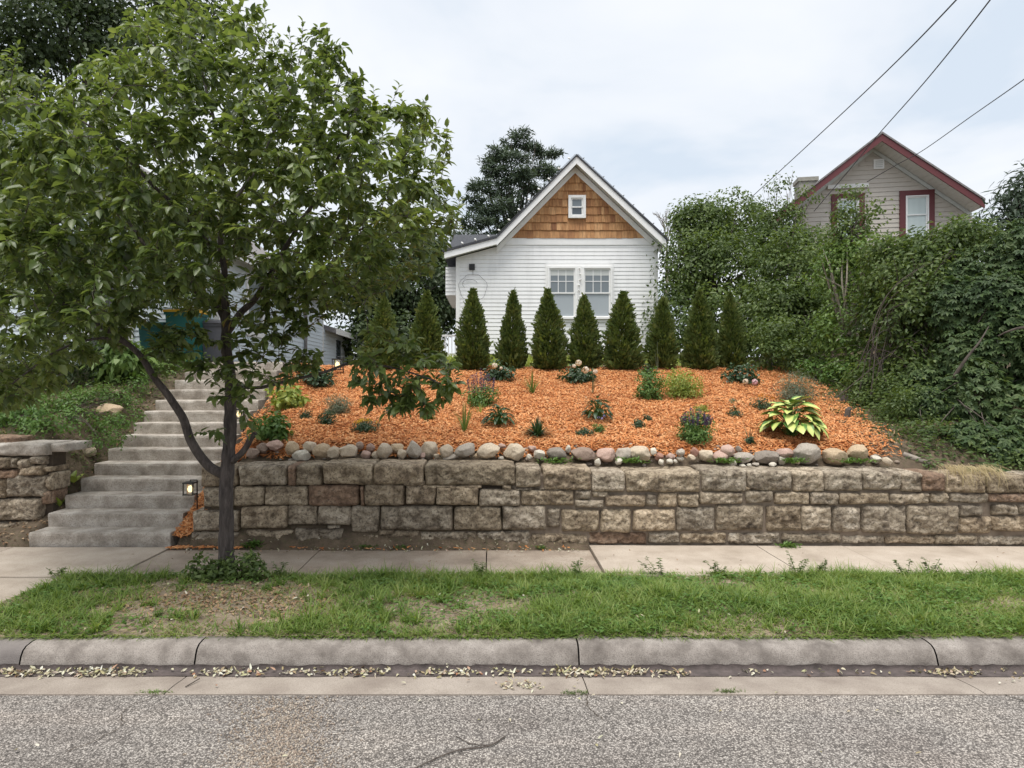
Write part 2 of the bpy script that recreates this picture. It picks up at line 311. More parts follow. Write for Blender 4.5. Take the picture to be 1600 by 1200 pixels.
# variegated hosta leaf: pale yellow middle along the midrib, green margin (uses the leaf's own generated coordinates)
m, t, b, v = base('leaf_hosta'); tg = [n for n in t.nodes if n.type == 'TEX_COORD'][0]; sp = N_(t, 'ShaderNodeSeparateXYZ'); t.links.new(tg.outputs['Generated'], sp.inputs[0])
q1 = N_(t, 'ShaderNodeMath', operation='SUBTRACT'); q1.inputs[1].default_value = .5; t.links.new(sp.outputs['X'], q1.inputs[0]); q2 = N_(t, 'ShaderNodeMath', operation='ABSOLUTE'); t.links.new(q1.outputs[0], q2.inputs[0])
q3 = N_(t, 'ShaderNodeMath', operation='MULTIPLY_ADD'); t.links.new(noise_(t, v, 30, 3), q3.inputs[0]); q3.inputs[1].default_value = .16; t.links.new(q2.outputs[0], q3.inputs[2])
t.links.new(ramp(t, [(.2, (.50, .55, .17)), (.30, (.42, .5, .13)), (.36, (.10, .2, .04)), (.6, (.07, .16, .03))], q3.outputs[0]), b.inputs['Base Color']); b.inputs['Roughness'].default_value = .4; M['hosta'] = m
# ---------------------------------------------------------------- terrain
def ss(x, a, b):
    t = np.clip((x - a) / (b - a), 0, 1); return t * t * (3 - 2 * t)
def fbm(X, Y, s=1.0):
    return (np.sin(X*1.7*s + 1.3*np.sin(Y*1.1*s)) + np.sin(Y*2.3*s + 1.7*np.sin(X*.9*s + 2)) + .5*np.sin(X*5.1*s + Y*3.7*s) + .5*np.sin(Y*6.3*s - X*4.1*s + 1)) / 3
ST0, ST_T, ST_R, ST_L, ST_RT = 7.5, .311, .165, -5.44, -3.79     # stairs: start, tread, riser, left and right edge
def mulch_right(Y): return 5.05 + (Y - 8.1) * .24
def gz(X, Y):
    X = np.asarray(X, float); Y = np.asarray(Y, float)
    st = np.clip((Y - ST0) * .53, -1, 2.2)
    bank = np.interp(Y, [7.55, 7.93, 8.05, 8.3, 13.2, 17, 26, 60, 160], [.76, .80, .93, 1.12, 2.2, 2.62, 2.95, 4.2, 7])
    bank = bank + .3 * ss(X - mulch_right(Y), -.1, 2.0) * ss(Y, 7.9, 9.3) * (1 - ss(Y, 15, 22))
    left = np.interp(Y, [7.5, 8.06, 8.2, 9.5, 11.7, 14, 26, 60, 160], [.0, .18, 1.08, 1.55, 2.18, 2.3, 2.7, 4.2, 7])
    side = np.minimum(st + .07, 2.3); lside = np.minimum(st - .02, 2.2)
    r = side + (bank - side) * ss(X, -3.62, -3.1)
    l = left + (lside - left) * ss(X, -6.1, -5.5)
    z = np.where(X > ST_RT + .02, r, np.where(X < ST_L - .02, l, st - .28))
    z = np.where((Y > 12.0) & (X > -7) & (X < -3), np.minimum(z, 2.24), z)
    z = z + .02 * fbm(X, Y, 2.2) * (Y > 7.7)
    return np.where(Y < 7.54, -.24, z)
def gz1(x, y): return float(gz(np.array([x]), np.array([y]))[0])
def ground_at(px, py, y0=7.7, y1=30):
    ys = np.linspace(y0, y1, 900); z = CZ + (CY - py) / F * ys; g = gz((px - CX) / F * ys, ys)
    k = np.argmax(z <= g) if np.any(z <= g) else len(ys) - 1
    return Vector(((px - CX) / F * ys[k], ys[k], g[k]))
def grid_lines(*seg):
    r = []
    for a, b, st in seg: r += list(np.arange(a, b - 1e-6, st))
    return np.array(r + [seg[-1][1]])
gx = grid_lines((-150, -30, 15), (-30, -9, 1.5), (-9, -3, .1), (-3, 9, .16), (9, 30, 1.5), (30, 150, 15))
gy = grid_lines((-40, 3, 5), (3, 7.4, .4), (7.4, 9, .06), (9, 14, .16), (14, 30, .8), (30, 160, 10))
GX, GY = np.meshgrid(gx, gy); GZ = gz(GX, GY)
V = np.stack([GX, GY, GZ], -1).reshape(-1, 3); nx, ny = len(gx), len(gy)
i, j = np.meshgrid(np.arange(nx - 1), np.arange(ny - 1)); a = (j * nx + i).ravel()
T = np.stack([a, a + 1, a + nx + 1, a + nx], 1)
tag(link('ground', np_mesh('ground', V, T, M['soil'], True)), kind='structure')

# ---------------------------------------------------------------- road, gutter, kerb, sidewalk
def sheet(name, x0, x1, y0, y1, zf, m, sx=.25, sy=.12, thick=0, parent=None):
    xs = np.linspace(x0, x1, max(2, int((x1 - x0) / sx) + 1)); ys = np.linspace(y0, y1, max(2, int((y1 - y0) / sy) + 1))
    A, B = np.meshgrid(xs, ys); Z = zf(A, B) if callable(zf) else np.full(A.shape, zf)
    V = np.stack([A, B, Z], -1).reshape(-1, 3); n = len(xs); k = len(ys)
    i, j = np.meshgrid(np.arange(n - 1), np.arange(k - 1)); a = (j * n + i).ravel(); T = np.stack([a, a + 1, a + n + 1, a + n], 1)
    if thick:
        bd = [i for i in range(n)] + [j * n + n - 1 for j in range(1, k)] + [(k - 1) * n + i for i in range(n - 2, -1, -1)] + [j * n for j in range(k - 2, 0, -1)]
        low = V[bd].copy(); low[:, 2] -= thick; b0 = len(V); V = np.concatenate([V, low]); q = len(bd)
        T = np.concatenate([T, np.array([[bd[(i+1) % q], bd[i], b0 + i, b0 + (i+1) % q] for i in range(q)])])
    o = link(name, np_mesh(name, V, T, m, True))
    if thick: o.data.set_sharp_from_angle(angle=R(40))
    if parent is not None: o.parent = parent
    return o
road = sheet('road', -40, 40, -8, 4.215, lambda A, B: -.137 + .012 * np.clip((4.2 - B) / 3, 0, 1) + .003 * fbm(A, B, 1.5), M['asphalt'], .5, .3); tag(road, kind='structure')
kb = empty('kerb', (0, 4.7, 0)); tag(kb, kind='structure')
prof = [(4.84, -.3), (4.84, 0.0), (4.76, .002), (4.70, -.006), (4.668, -.026), (4.648, -.06), (4.615, -.165), (4.615, -.3)]
def kerb_piece(x0, x1, m):
    n = max(2, int((x1 - x0) / .12)); xs = np.linspace(x0, x1, n + 1); q = len(prof); V = []
    for x in xs:
        for (y, z) in prof:
            w = .007 * math.sin(x * 2.1 + z * 9) + .006 * mnoise.noise((x * 4, y * 9, z * 9)) + .004 * mnoise.noise((x * 17, y * 9, z * 9)); V.append((x, y + (w if z > -.2 and y < 4.8 else 0), z + (w * .5 if z > -.2 else 0)))
    T = [[i * q + k, i * q + k + 1, (i + 1) * q + k + 1, (i + 1) * q + k] for i in range(n) for k in range(q - 1)]
    b0 = len(V)
    o = link('kerb_stone', np_mesh('kerb_stone', np.array(V), np.array(T)[:, ::-1], m, True)); attach(o, kb)
    c0 = MB(); c0.add([V[k] for k in range(q)], [tuple(range(q))]); c0.add([V[n * q + k] for k in range(q)], [tuple(range(q - 1, -1, -1))])
    return o
kx = [-12.4, -9.8, -7.2, -4.75, -3.42, -2.16, .625, 3.22, 5.9, 8.6, 11.3, 14]
for a, b_ in zip(kx[:-1], kx[1:]): kerb_piece(a + .006, b_ - .006, M['kerb_dark'] if b_ < -3.3 and a > -8 else M['kerb'])
gp = empty('gutter', (0, 4.4, -.14)); tag(gp, kind='structure')
for a, b_ in zip([-12.4, -7.2, -2.16, .63, 3.24, 8.6], [-7.2, -2.16, .63, 3.24, 8.6, 14]):
    o = sheet('gutter_pan', a + .004, b_ - .004, 4.205, 4.70, lambda A, B: -.128 - .028 * ss(B, 4.25, 4.6) + .002 * fbm(A, B, 4), M['gutter'], .15, .07, .1); attach(o, gp)
# damp grime along the foot of the kerb, with a ragged outline
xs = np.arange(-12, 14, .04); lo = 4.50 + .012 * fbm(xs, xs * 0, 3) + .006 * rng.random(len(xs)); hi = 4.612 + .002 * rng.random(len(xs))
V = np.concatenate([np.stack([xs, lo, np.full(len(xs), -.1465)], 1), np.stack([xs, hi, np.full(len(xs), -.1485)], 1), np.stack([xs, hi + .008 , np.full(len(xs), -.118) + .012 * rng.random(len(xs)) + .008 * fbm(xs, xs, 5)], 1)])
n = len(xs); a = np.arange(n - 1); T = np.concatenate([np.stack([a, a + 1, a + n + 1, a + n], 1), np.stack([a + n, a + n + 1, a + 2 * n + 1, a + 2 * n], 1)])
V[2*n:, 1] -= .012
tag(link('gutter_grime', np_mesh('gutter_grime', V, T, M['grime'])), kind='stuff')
sw = empty('sidewalk', (0, 6.9, 0)); tag(sw, kind='structure')
def slab(x0, x1, y0, y1, z, m, tilt=0):
    o = sheet('slab', x0 + .006, x1 - .006, y0, y1, lambda A, B: z + tilt * (A - x0) + .003 * fbm(A, B, 2.5), m, .2, .15, .12); attach(o, sw); return o
slab(-12, -8, 6.33, 7.47, 0, M['concrete_old']); slab(-8, -5.6, 6.33, 7.47, .005, M['concrete_old']); slab(-5.6, -3.76, 6.33, 7.47, .006, M['concrete'])
slab(-3.76, -2.0, 6.33, 7.40, -.008, M['concrete_old']); slab(-2.0, -.07, 6.33, 7.37, -.01, M['concrete_old'], .002); slab(-.07, 1.12, 6.33, 7.37, -.006, M['concrete_old'])
slab(1.12, 3.08, 6.30, 7.47, .03, M['concrete'], -.004); slab(3.08, 4.08, 6.30, 7.47, .022, M['concrete']); slab(4.08, 5.9, 6.30, 7.47, .018, M['concrete']); slab(5.9, 7.7, 6.3, 7.47, .015, M['concrete']); slab(7.7, 12, 6.3, 7.47, .01, M['concrete'])
cw = empty('carriage_walk', (-5.2, 5.6, 0)); tag(cw, kind='structure')
for a, b_ in ((4.86, 6.315),):
    for c, d in ((-6.2, -4.24), (-8.2, -6.2)): attach(sheet('slab', c + .006, d - .006, a, b_, lambda A, B: -.004 + .003 * fbm(A, B, 2), M['concrete'], .2, .15, .12), cw)
# parkway soil under the grass, thin strip of earth at the wall foot
def pz(A, B): return .0 + .035 * np.sin(np.clip((B - 4.84) / 1.48, 0, 1) * np.pi) + .012 * fbm(A, B, 2.6) + .03 * np.exp(-((A + 2.63)**2 + (B - 6.2)**2) / .25)
pk = sheet('parkway_soil', -4.23, 14, 4.83, 6.34, pz, M['drysoil'], .1, .08); tag(pk, kind='structure')
tag(sheet('wall_foot_soil', -3.52, 1.12, 7.33, 7.62, lambda A, B: -.022 + .26 * ss(B, 7.36, 7.6) * (.5 + .5 * ss(-A, -1.2, .5)) + .015 * fbm(A, B, 4), M['soil'], .08, .05), kind='structure')

# ---------------------------------------------------------------- stones
def rough_block(x0, x1, z0, z1, yf, depth, seed, bulge=.035, nres=.019, amp=.02, topdip=0):
    """rock-faced block: front is -y, edges pulled back, uneven outline"""
    w, h = x1 - x0, z1 - z0; nu = max(5, int(w / nres)); nv = max(5, int(h / nres)); V = np.zeros((nv + 1, nu + 1, 3)); rs = Vector((seed * 7.31, seed * 3.17, seed * 1.7))
    cr = min(w, h) * .10
    for j in range(nv + 1):
        for i in range(nu + 1):
            u, v = i / nu, j / nv; x = x0 + u * w; z = z0 + v * h
            # rounded corners and a wavering outline
            ex = min(u, 1 - u) * w; ez = min(v, 1 - v) * h
            if ex < cr and ez < cr:
                d = math.hypot(cr - ex, cr - ez)
                if d > cr:
                    k = (d - cr) / d; x += (1 if u < .5 else -1) * (cr - ex) * k; z += (1 if v < .5 else -1) * (cr - ez) * k
            q = Vector((x * 5, z * 5, 0)) + rs
            x += .018 * mnoise.noise(q) * (1 if ex > 0 else .8); z += .014 * mnoise.noise(q + Vector((9, 4, 2)))
            e_ = min(ex, ez); fall = min(1, e_ / (min(w, h) * .16)); fall = 1 - (1 - fall) ** 2
            p = Vector((x * 8, z * 12, 3)) + rs
            r1 = 1 - abs(mnoise.noise(p)) * 2; r2 = mnoise.noise(p * 2.7); r3 = 1 - 2 * abs(mnoise.noise(p * 1.3 + Vector((5, 5, 5)))); r4 = mnoise.noise(p * 6)
            dpt = -bulge * fall - (amp * r1 * .8 + amp * .8 * r2 + amp * .6 * r3 + amp * .45 * r4) * (.25 + .75 * fall)
            V[j, i] = (x, yf + dpt, z)
    a = np.arange((nv + 1) * (nu + 1)).reshape(nv + 1, nu + 1)
    T = [np.stack([a[:-1, :-1], a[:-1, 1:], a[1:, 1:], a[1:, :-1]], -1).reshape(-1, 4)]
    V = V.reshape(-1, 3); bd = list(a[0, :]) + list(a[1:, -1]) + list(a[-1, -2::-1]) + list(a[-2:0:-1, 0])
    rings = [np.array(bd)]; VV = [V]; b0 = len(V)
    for k in range(1, 4):
        t = k / 3; low = V[bd].copy(); low[:, 1] = low[:, 1] * (1 - t) + (yf + depth) * t
        if k < 3: low[:, 0] += rng.normal(0, .003, len(bd)); low[:, 2] += rng.normal(0, .004, len(bd))
        VV.append(low); rings.append(np.arange(b0, b0 + len(bd))); b0 += len(bd)
    for r0, r1 in zip(rings[:-1], rings[1:]): T.append(np.stack([np.roll(r0, -1), r0, r1, np.roll(r1, -1)], 1))
    return np.concatenate(VV), np.concatenate(T)
def stone(parent, px0, px1, py0, py1, Y, m, depth=.3, bulge=.03, seed=None, name='stone', amp=.02):
    x0, x1 = X_(px0, Y), X_(px1, Y); z1, z0 = Z_(py0, Y), Z_(py1, Y); cx, cz = (x0 + x1) / 2, (z0 + z1) / 2
    V, T = rough_block(x0, x1, z0, z1, Y, depth, stone.n if seed is None else seed, bulge, amp=amp); stone.n += 1
    V = V - np.array([cx, Y, cz])
    o = link(name, np_mesh(name, V, T, m, False)); o.location = (cx, Y, cz); attach(o, parent); return o
stone.n = 1
wall = empty('retaining_wall', (1.5, 7.65, 0), 'long dry-laid brown limestone retaining wall holding the mulch bed beside the sidewalk', 'wall')
C1 = [(315,372,726,760),(374,448,724,758),(450,462,725,758),(463,502,723,758),(505,582,720,757),(583,662,722,757),(664,805,722,758),(806,845,727,760),(850,924,728,765),(925,976,734,768),(978,1094,733,768),(1097,1166,734,767),(1167,1236,735,766),(1238,1286,736,768),(1288,1346,737,766),(1348,1406,737,765),(1407,1439,738,768),(1440,1476,740,768),(1477,1540,742,770),(1541,1605,744,770),(1606,1690,743,769),(1691,1760,744,770),(1761,1850,743,770)]
C2 = [(318,366,761,791),(367,413,760,790),(415,481,760,789),(483,561,759,790),(563,569,760,790),(570,632,757,790),(634,680,758,788),(682,747,760,789),(749,812,764,791),(815,896,766,789),(898,923,766,780),(898,943,781,792),(946,1009,774,791),(1010,1026,772,790),(1028,1057,770,792),(1059,1091,771,792),(1093,1160,769,787),(1166,1207,767,785),(1209,1264,769,787),(1266,1309,770,788),(1312,1389,770,787),(1390,1451,771,787),(1452,1480,770,786),(1483,1542,771,785),(1543,1602,771,784),(1604,1680,771,785),(1682,1760,772,785),(1762,1850,772,786)]
C3 = [(301,374,799,829),(377,448,791,825),(450,495,790,820),(497,548,791,820),(549,592,791,831),(595,707,791,828),(710,783,791,828),(785,852,790,828),(855,875,794,823),(877,936,795,830),(938,985,796,832),(989,1055,796,829),(1057,1116,792,829),(1118,1193,789,828),(1197,1251,790,829),(1253,1298,790,829),(1301,1343,791,829),(1346,1414,790,832),(1417,1497,790,834),(1499,1535,790,806),(1499,1547,807,833),(1549,1588,788,804),(1550,1620,806,830),(1590,1640,788,803),(1622,1700,806,832),(1642,1720,788,803),(1702,1790,800,832),(1722,1790,787,798),(1792,1850,790,832)]
C4 = [(300,376,831,853),(385,460,828,846),(461,537,826,846),(538,594,833,850),(600,655,829,846),(657,744,831,851),(745,828,830,853),(830,916,833,853),(918,1010,831,850),(1012,1061,831,848),(1062,1134,831,849),(1136,1218,831,849),(1220,1312,832,848),(1314,1380,836,849),(1381,1457,836,849),(1458,1525,836,851),(1527,1600,836,852),(1602,1690,834,851),(1692,1780,834,851),(1782,1850,834,851)]
EX = [(630,664,752,759),(660,752,758,763),(785,799,758,766),(801,920,761,766),(925,950,768,777),(591,615,828,836),(512,532,820,825),(1155,1172,760,768),(480,484,740,756)]
for ci, C in enumerate((C1, C2, C3, C4, EX)):
    for (a, b_, c, d) in C:
        if ci == 0 and a < 980: c += 3.5
        red = (a, b_) in ((483,561),(563,569),(450,462)) or random.random() < .03
        y = 7.5 + random.uniform(-.012, .012) + (.03 if ci == 3 else 0) + (.02 if ci == 4 else 0)
        stone(wall, a, b_, c, d, y, M['stone_red'] if red else M['stone'], (.46 if ci == 0 else .3), random.uniform(.012, .035) if ci != 3 else .02, amp=.026 if ci < 3 else .03)
xl, xr = X_(312, 7.5), X_(1850, 7.5)
MB().box(xl + .02, X_(800, 7.5), 7.575, 7.86, -.05, .84).build('core', M['gap'], wall)
MB().box(X_(800, 7.5), xr, 7.522, 7.86, -.05, .83).build('mortar_core', M['mortar'], wall)
# left wall
lw = empty('garden_wall', (-6.5, 8.1, 0), 'rough fieldstone wall with a pale slab cap left of the concrete steps', 'wall')
LS = [(-30,18,714,732),(20,29,714,731),(31,50,717,732),(51,72,713,726),(33,68,728,743),(71,83,729,737),(-30,31,734,747),(-50,12,748,777),(14,76,743,776),(76,85,738,765),(-36,66,779,812),(67,80,767,787),(-40,28,816,843),(-100,-33,714,745),(-110,-52,747,780),(-120,-38,782,815),(-130,-42,817,846),(30,52,814,832),(-180,-102,716,780),(-190,-122,782,846)]
for (a, b_, c, d) in LS: stone(lw, a, b_, c, d, 8.0, M['stone_red'] if random.random() < .3 else M['stone'], .3, .04, amp=.03)
for (a, b_, c, d, dy) in ((-50,74,693,712,-.03),(75,105,693,706,.06),(-150,-52,694,713,-.02)): stone(lw, a, b_, c, d, 8.0 + dy, M['step'], .5, .012, name='cap_stone', amp=.014)
stone(lw, -25, 31, 682, 695, 8.15, M['stone_red'], .3, .02)
MB().box(X_(-190, 8), X_(78, 8), 8.06, 8.3, -.05, 1.1).build('core', M['gap'], lw)
# ---------------------------------------------------------------- steps
stp = empty('concrete_steps', (-4.6, 7.5, 0), 'straight flight of weathered concrete steps climbing the bank beside the mulch bed', 'steps')
def step_mesh(x0, x1, y0, y1, z0, z1, seed):
    n = int((x1 - x0) / .05); xs = np.linspace(x0, x1, n + 1); sec = [(y1, z1), (y0 + .1, z1), (y0 + .022, z1), (y0 + .006, z1 - .008), (y0 + .001, z1 - .035), (y0 + .012, (z0 + z1) / 2), (y0 + .03, z0)]
    V = []
    for x in xs:
        for k, (y, z) in enumerate(sec):
            q = (x * 6 + seed * 5, k * 1.9, seed); w = mnoise.noise(q) * .005 + mnoise.noise((x * 19 + seed, k * 2.3, seed)) * .0035
            V.append((x, y + (w if k > 0 else 0), z + (w * .5 if 0 < k < 6 else 0)))
    q = len(sec); T = [[i * q + k, i * q + k + 1, (i + 1) * q + k + 1, (i + 1) * q + k] for i in range(n) for k in range(q - 1)]
    b0 = len(V); V += [(x0, y1, z0), (x1, y1, z0)]; V = np.array(V)
    me = bpy.data.meshes.new('step'); fs = [tuple(f) for f in T] + [tuple([b0] + [k for k in range(q - 1, -1, -1)])[::1], tuple([b0 + 1] + [n * q + k for k in range(q)])]
    me.from_pydata([tuple(v) for v in V], [], fs); me.materials.append(M['step']); me.update(); return me
for k in range(1, 15):
    y0 = ST0 + (k - 1) * ST_T; sh = random.uniform(-.012, .012); top = k * ST_R
    o = link('step', step_mesh(ST_L + sh + (.0 if k < 13 else .03), ST_RT + random.uniform(-.015, .015), y0, y0 + ST_T + .14 + (1.1 if k == 14 else 0), top - ST_R - .12, top, k)); attach(o, stp)
# ---------------------------------------------------------------- buildings
def clap(mb, o, u, nrm, spans, z0, z1, pitch, lip):
    """lap siding: o origin, u along the wall, nrm outward; spans(z_mid) -> list of (u0, u1)"""
    o, u, nrm = Vector(o), Vector(u), Vector(nrm); z = z0
    while z < z1 - .01:
        zt = min(z + pitch, z1)
        for a, b_ in spans((z + zt) / 2):
            if b_ - a < .02: continue
            P = []
            for uu in (a, b_):
                q = o + u * uu
                P += [(q.x, q.y, zt), (q.x + nrm.x * lip, q.y + nrm.y * lip, z + .006), (q.x + nrm.x * lip * .8, q.y + nrm.y * lip * .8, z), (q.x, q.y, z)]
            mb.add(P, [(0, 1, 5, 4), (1, 2, 6, 5), (2, 3, 7, 6), (3, 2, 1, 0), (4, 5, 6, 7)])
        z = zt
def cut(a, b_, holes):
    r = [(a, b_)]
    for h0, h1 in holes:
        n = []
        for s, e in r:
            if h1 <= s or h0 >= e: n.append((s, e)); continue
            if h0 > s: n.append((s, h0))
            if h1 < e: n.append((h1, e))
        r = n
    return r
HY = 17.0
hx = lambda p: X_(p, HY); hz = lambda p: Z_(p, HY)
OY = 16.62; ox = lambda p: X_(p, OY); oz = lambda p: Z_(p, OY)
house = empty('house', (1.7, HY, 2.45), 'small white clapboard house with cedar-shake gable behind the arborvitae row', 'house')
AP, BR, RT, LE = (ox(901), oz(243)), (ox(776), oz(371)), (ox(1041), oz(374)), (ox(694), oz(393))   # roof edge: apex, left break, right tip, left tip
wl, wr, wb = hx(713), hx(1027), hz(553)
def roof_under(x, dz=.16):
    if x < BR[0]: t = (x - LE[0]) / (BR[0] - LE[0]); z = LE[1] + t * (BR[1] - LE[1])
    elif x < AP[0]: t = (x - BR[0]) / (AP[0] - BR[0]); z = BR[1] + t * (AP[1] - BR[1])
    else: t = (x - AP[0]) / (RT[0] - AP[0]); z = AP[1] + t * (RT[1] - AP[1])
    return z - dz
body = MB(); body.prism([(wl, wb), (wr, wb), (wr, roof_under(wr)), (AP[0], roof_under(AP[0])), (BR[0], roof_under(BR[0])), (wl, roof_under(wl))], HY, 26); body.build('wall', M['white'], house)
zfr = hz(372.5)
wins = [(hx(858), hx(898)), (hx(912), hx(953))]; wz0, wz1 = hz(496), hz(420)
def spans(z):
    a, b_ = wl + .09, wr - .09
    if z > roof_under(wl) - .05:
        t = (z - (LE[1] - .2)) / (BR[1] - LE[1]); a = max(a, LE[0] + t * (BR[0] - LE[0]) + .05)
    r = [(a, b_)]
    if wz0 - .09 < z < wz1 + .09: r = cut(a, b_, [(wins[0][0] - .09, wins[1][1] + .09)])
    return r
mb = MB(); clap(mb, (0, HY - .002, 0), (1, 0, 0), (0, -1, 0), spans, wb, hz(383), .1045, .012); mb.build('siding', M['white'], house)
tr = MB(); tr.box(wl - .01, wl + .09, HY - .03, HY + .1, wb - .02, roof_under(wl) - .02); tr.build('corner_board', M['trim'], house); tr = MB(); tr.box(wr - .09, wr + .01, HY - .03, HY + .1, wb - .02, roof_under(wr) - .1); tr.build('corner_board', M['trim'], house)
MB().box(hx(781), hx(1020), HY - .035, HY, hz(383), zfr).build('frieze_board', M['trim'], house)
MB().box(wl, wr, HY + .02, 26, 2.3, wb + .01).build('foundation', M['block'], house)
MB().box(hx(770), hx(784), HY - .004, HY + .06, hz(575), hz(556)).build('crawl_opening', M['dark'], house)
# gable with shakes
gab = MB(); gab.prism([(hx(786), zfr), (hx(1022), zfr), (hx(900), hz(252))], HY - .012, HY - .001); gable = gab.build('gable', M['cedar'], house)
def gable_x(z):
    t = (z - zfr) / (hz(260) - zfr); return hx(790) + t * (hx(900) - hx(790)), hx(1017) + t * (hx(900) - hx(1017))
gw = (hx(887.5), hx(914.5), hz(342), hz(306.5))
rowh = (hz(262) - zfr) / 9; cache = {}
for r_ in range(9):
    z0 = zfr + r_ * rowh; z1 = z0 + rowh * 1.25; a, b_ = gable_x(z0 + rowh * .15); x = a - random.random() * .1
    while x < b_:
        w = random.choice([.08, .1, .12, .14, .17]); x1 = min(x + w, b_); xa = max(x, a); x += w
        if x1 - xa < .03: continue
        ms = [(xa, x1)]
        if z0 + rowh * .5 > gw[2] and z0 + rowh * .3 < gw[3]: ms = cut(xa, x1, [(gw[0], gw[1])])
        for (p, q) in ms:
            if q - p < .025: continue
            dz = random.uniform(-.008, .006); lm, rm = gable_x(min(z1, hz(262)))
            tl, trr = max(p, lm) if lm < q else q, min(q, rm) if rm > p else p
            tl = min(tl, q); trr = max(trr, p)
            if trr < tl: tl = trr = (p + q) / 2
            s_ = MB(); yo = HY - .012
            s_.add([(p + .002, yo - .042, z0 + dz), (q - .002, yo - .042, z0 + dz), (trr - .002, yo - .006, z1), (tl + .002, yo - .006, z1), (p + .002, yo, z0 + dz), (q - .002, yo, z0 + dz), (trr - .002, yo, z1), (tl + .002, yo, z1)],
                   [(0, 1, 2, 3), (0, 4, 5, 1), (1, 5, 6, 2), (3, 7, 4, 0), (2, 6, 7, 3)])
            attach(s_.build('shake', M['cedar']), gable)
# gable trim, barge boards, soffit, roof
def rakeband(p0, p1, d0, d1, y0, y1):
    """band along a roof edge p0->p1 (x, z), from d0 to d1 below it"""
    return [(p0[0], p0[1] - d1), (p1[0], p1[1] - d1), (p1[0], p1[1] - d0), (p0[0], p0[1] - d0)]
rk = MB()
for p0, p1 in ((LE, BR), (BR, AP), (AP, RT)):
    f = 1.0 if p0 is LE else 1.2
    rk.prism(rakeband(p0, p1, .015, .175 * f, 0, 0), OY, OY + .03)
rk.build('barge_board', M['trim'], house)
sf = MB()
for p0, p1 in ((LE, BR), (BR, AP), (AP, RT)):
    f = 1.0 if p0 is LE else 1.2
    sf.prism(rakeband(p0, p1, .10 * f, .13 * f, 0, 0), OY + .031, HY - .001)
sf.build('soffit', M['soffit'], house)
gt = MB()
for p0, p1 in ((BR, AP), (AP, RT)):
    q0 = (p0[0], p0[1] - .18); q1 = (p1[0], p1[1] - .18); gt.prism(rakeband(q0, q1, 0, .17, 0, 0), HY - .07, HY - .045)
gt.build('rake_trim', M['trim'], house)
rf = MB()
for p0, p1 in ((LE, BR), (BR, AP), (AP, RT)):
    e0 = (p0[0] - (.04 if p0 is LE else 0), p0[1]); e1 = (p1[0] + (.04 if p1 is RT else 0), p1[1] - (.02 if p1 is RT else 0)); rf.prism([(e0[0], e0[1] - .02), (e1[0], e1[1] - .02), (e1[0], e1[1] + .035), (e0[0], e0[1] + .035)], OY - .03, 26.4)
rf.build('roof', M['shingle'], house)
rw = MB(); rw.prismx([(18.4, 5.85), (20.6, 6.72), (20.6, 5.6), (18.4, 5.6)], X_(706, 19.5), .6); rw.build('rear_roof', M['shingle'], house)
bay = MB(); bay.box(X_(697, 18.2), wl, 18.0, 21, Z_(463, 18.2), 5.2); bo = bay.build('bay', M['white'], house)
mb = MB(); clap(mb, (0, 18.0, 0), (1, 0, 0), (0, -1, 0), lambda z: [(X_(697, 18.2), wl)], Z_(463, 18.2), 5.15, .1045, .016); attach(mb.build('bay_siding', M['white']), house)
def dh_window(parent, x0, x1, z0, z1, y, grid, gm, gl, trim=.09, mat='trim', frm='trim', mullion=None):
    wn = empty('window', ((x0 + x1) / 2, y, z0)); attach(wn, parent)
    t = trim; f = MB()
    f.box(x0 - t, x0, y - .05, y + .04, z0 - t, z1 + t); f.box(x1, x1 + t, y - .05, y + .04, z0 - t, z1 + t); f.box(x0, x1, y - .05, y + .04, z1, z1 + t); f.box(x0, x1, y - .056, y + .04, z0 - t, z0)
    attach(f.build('casing', M[mat]), wn)
    s = .035; zm = (z0 + z1) / 2 + grid[2] if len(grid) > 2 else (z0 + z1) / 2; f = MB()
    for (za, zb, yy) in ((zm - .02, z1, y - .012), (z0, zm + .02, y + .006)):
        f.box(x0, x0 + s, yy, yy + .03, za, zb); f.box(x1 - s, x1, yy, yy + .03, za, zb); f.box(x0 + s, x1 - s, yy, yy + .03, zb - s, zb); f.box(x0 + s, x1 - s, yy, yy + .03, za, za + s)
    attach(f.build('sash', M[frm]), wn)
    attach(MB().box(x0 + s, x1 - s, y + .006, y + .012, zm, z1 - s).build('upper_pane', M[gm]), wn)
    attach(MB().box(x0 + s, x1 - s, y + .022, y + .028, z0 + s, zm).build('lower_pane', M[gl]), wn)
    if grid[0] > 1:
        attach(MB().box(x0 + s, x1 - s, y + .0035, y + .0055, z1 - s - .15, z1 - s).build('blind', M['soffit']), wn)
        g = MB(); 
        for i in range(1, grid[0]): xx = x0 + s + (x1 - x0 - 2*s) * i / grid[0]; g.box(xx - .009, xx + .009, y - .002, y + .005, zm + s - .02, z1 - s)
        for i in range(1, grid[1]): zz = zm + (z1 - s - zm) * i / grid[1]; g.box(x0 + s, x1 - s, y - .004, y + .004, zz - .009, zz + .009)
        attach(g.build('muntin', M[frm]), wn)
    return wn
body_cut = None
for (a, b_) in wins: dh_window(house, a, b_, wz0, wz1, HY - .04, (3, 2, .0), 'glass', 'screen', .05)
MB().box(wins[0][1] + .05, wins[1][0] - .05, HY - .07, HY, wz0 - .09, wz1 + .06).build('mullion', M['trim'], house)
MB().box(wins[0][0] - .1, wins[1][1] + .1, HY - .034, HY + .0, wz1 + .055, wz1 + .13).build('window_head', M['trim'], house)
MB().box(wins[0][0] - .1, wins[1][1] + .1, HY - .034, HY + .0, wz0 - .13, wz0 - .055).build('window_apron', M['trim'], house)
